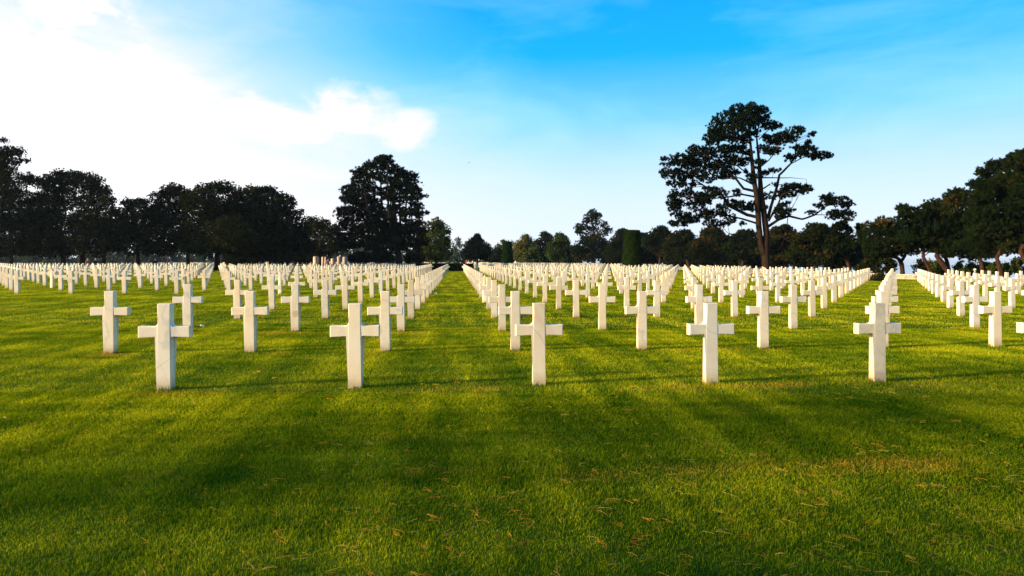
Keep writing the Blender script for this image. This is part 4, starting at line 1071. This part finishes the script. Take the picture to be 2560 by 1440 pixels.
for (px, py, d, lab) in ((1172, 407, 120, 'tiny dark bird flying high above the round green-leaved tree'), (1059, 464, 110, 'tiny dark bird flying just right of the dome-shaped pine')):
    p = P(px, py, d); root = empty('bird', p, R(30)); tag(root, lab, 'bird', 'birds in the sky')
    mb = MB(); mb.tube([(0, -.16, 0), (0, -.1, .01), (0, 0, 0), (0, .1, 0), (0, .2, .01)], [.01, .04, .055, .035, .012], 7); mb.build('body', cloth((.03, .03, .03)), root, smooth=True)
    for e in (-1, 1):
        mb = MB(); mb.add([(e * .03, -.06, .02), (e * .2, -.04, .09), (e * .42, .05, .06), (e * .2, .06, .08), (e * .03, .07, .02), (e * .03, 0, .0), (e * .2, .01, .07)], [(0, 1, 6, 5), (5, 6, 3, 4), (1, 2, 3)]); mb.build('wing', cloth((.03, .03, .03)), root)

# ------------------------------------------------------------------ light
SUN_EL, SUN_D = R(12.5), R(12.5)
sun_vec = Vector((-math.cos(SUN_D) * math.cos(SUN_EL), -math.sin(SUN_D) * math.cos(SUN_EL), math.sin(SUN_EL)))
sl = bpy.data.lights.new('sun', 'SUN'); sl.energy = 5.0; sl.angle = R(6.0); sl.color = (1.0, 0.77, 0.48)
so_ = bpy.data.objects.new('sun', sl); COL.objects.link(so_)
so_.rotation_euler = (-sun_vec).to_track_quat('-Z', 'Y').to_euler(); so_.location = (-40, -20, 40)

w = bpy.data.worlds.new('World'); sc.world = w; w.use_nodes = True
nt = w.node_tree; nt.nodes.clear()
sky = nt.nodes.new('ShaderNodeTexSky'); sky.sky_type = 'NISHITA'; sky.sun_disc = False
sky.sun_elevation = SUN_EL; sky.sun_rotation = math.atan2(sun_vec.x, sun_vec.y); sky.air_density = 1.0; sky.dust_density = 0.6; sky.ozone_density = 2.0
tc = nt.nodes.new('ShaderNodeTexCoord')
sp = nt.nodes.new('ShaderNodeSeparateXYZ'); nt.links.new(tc.outputs['Generated'], sp.inputs[0])
X_, Y_, Z_ = sp.outputs
zc = math_n(nt, 'MAXIMUM', Z_, 0.0)
# deep blue of the clear sky, tinted; bright thin haze low down and towards the sun; clouds
grad = ramp(nt, zc, [(0.0, (4.1, 3.95, 4.5)), (0.07, (3.75, 3.85, 4.7)), (0.13, (2.8, 3.6, 4.8)), (0.21, (1.0, 3.0, 4.65)), (0.30, (0.04, 2.15, 4.5)), (0.45, (0.0, 1.5, 3.9)), (1.0, (0.0, 0.7, 2.0))]).outputs[0]
blue = mixc(nt, 0.93, mixc(nt, 1.0, sky.outputs[0], (0.20, 0.60, 1.0), 'MULTIPLY'), grad)
hz = ramp(nt, zc, [(0.0, .45), (0.08, .25), (0.2, 0.0)]).outputs[0]
left = math_n(nt, 'ADD', math_n(nt, 'MULTIPLY_ADD', X_, -0.5, 0.5), math_n(nt, 'MULTIPLY_ADD', zc, -1.0, 0.255))
mp = nt.nodes.new('ShaderNodeMapping'); mp.inputs['Scale'].default_value = (1, 1, 1.8); nt.links.new(tc.outputs['Generated'], mp.inputs['Vector'])
n_a = noise(nt, mp.outputs[0], 2.3, 7, 0.55, 0.3)
n_b = noise(nt, mp.outputs[0], 6.5, 6, 0.6, 0.25)
def blob(dx, dy, dz, r0, r1):
    v = nt.nodes.new('ShaderNodeVectorMath'); v.operation = 'DISTANCE'; nt.links.new(mp.outputs[0], v.inputs[0]); v.inputs[1].default_value = (dx, dy, dz * 1.8)
    return ramp(nt, v.outputs['Value'], [(r0, 1.0), (r1, 0.0)]).outputs[0]
def dirpx(px, py):
    v = np.array([*(cam2w(px2ang(px, py)[0] / F, 1, -px2ang(px, py)[1] / F))]); return v / np.linalg.norm(v)
bl = None
for (px, py, a, b) in ((20, 80, .08, .235), (600, 285, .02, .12), (860, 270, .02, .13), (720, 320, .02, .13), (1000, 330, .0, .11), (240, 190, .0, .06)):
    f = blob(*dirpx(px, py), a, b)
    bl = f if bl is None else math_n(nt, 'MAXIMUM', bl, f)
puff = ramp(nt, math_n(nt, 'MULTIPLY', bl, math_n(nt, 'MULTIPLY_ADD', n_b, 2.7, -.38)), [(0.22, 0.0), (0.48, .55), (0.85, 1.0)]).outputs[0]
left = math_n(nt, 'ADD', left, math_n(nt, 'MULTIPLY', math_n(nt, 'SUBTRACT', n_a, .5), .22))
side = ramp(nt, left, [(0.40, 0.0), (0.50, .15), (0.585, .42), (0.655, .60), (0.72, .82), (0.78, .96)]).outputs[0]
veil = math_n(nt, 'MAXIMUM', math_n(nt, 'MAXIMUM', hz, side), puff)
mw = nt.nodes.new('ShaderNodeMapping'); mw.inputs['Scale'].default_value = (1.3, 1.3, 5.0); mw.inputs['Rotation'].default_value = (0.12, -0.1, 0.3); nt.links.new(tc.outputs['Generated'], mw.inputs['Vector'])
wisp = ramp(nt, noise(nt, mw.outputs[0], 2.2, 6, 0.6, 0.5), [(0.42, 0.0), (0.72, .30)]).outputs[0]
veil = math_n(nt, 'ADD', veil, math_n(nt, 'MULTIPLY', wisp, ramp(nt, zc, [(0.05, .5), (0.2, 1.0), (0.45, .5)]).outputs[0]), clamp=True)
white = ramp(nt, veil, [(0.0, (2.2, 4.9, 4.8)), (0.45, (3.2, 4.25, 4.8)), (0.72, (3.7, 4.2, 4.7)), (0.86, (4.1, 4.2, 4.6)), (1.0, (4.6, 4.6, 4.7))]).outputs[0]
col = mixc(nt, veil, blue, white)
bg = nt.nodes.new('ShaderNodeBackground'); bg.inputs['Strength'].default_value = 0.10; nt.links.new(col, bg.inputs['Color'])
ow = nt.nodes.new('ShaderNodeOutputWorld'); nt.links.new(bg.outputs[0], ow.inputs['Surface'])

# ------------------------------------------------------------------ haze: thin sea air round the whole place
HAZE = 0.00008
mb = MB(); mb.box((-3050, -3050, -54), (9050, 9050, 30))
m, nt = new_mat('haze_air'); pv = N(nt, 'ShaderNodeVolumePrincipled'); pv.inputs['Color'].default_value = (.72, .84, 1.0, 1); pv.inputs['Density'].default_value = HAZE; pv.inputs['Anisotropy'].default_value = 0.3
o = N(nt, 'ShaderNodeOutputMaterial'); nt.links.new(pv.outputs[0], o.inputs['Volume'])
o = mb.build('haze', m); tag(o, 'thin bluish haze in the air over the whole burial ground', 'haze', kind='stuff')

# ------------------------------------------------------------------ camera
cd = bpy.data.cameras.new('camera'); cam = bpy.data.objects.new('camera', cd); COL.objects.link(cam)
cd.sensor_fit = 'HORIZONTAL'; cd.sensor_width = 36; cd.lens = 36 * F / 2560
cd.shift_y = -(720 - HY) / 2560; cd.clip_start = .05; cd.clip_end = 30000
cam.location = (0, 0, EYE)
cam.rotation_euler = (Matrix.Rotation(-TH, 3, 'Z') @ Matrix.Rotation(R(90), 3, 'X') @ Matrix.Rotation(ROLL, 3, 'Z')).to_euler()
sc.camera = cam
sc.view_settings.view_transform = 'Standard'; sc.view_settings.look = 'None'; sc.view_settings.exposure = 1.3; sc.view_settings.gamma = 1.0
sc.cycles.use_denoising = True
sc.cycles.denoising_prefilter = 'ACCURATE'; sc.cycles.denoising_input_passes = 'RGB_ALBEDO_NORMAL'
sc.cycles.max_bounces = 6; sc.cycles.volume_bounces = 0; sc.cycles.diffuse_bounces = 3; sc.cycles.glossy_bounces = 2; sc.cycles.transmission_bounces = 2
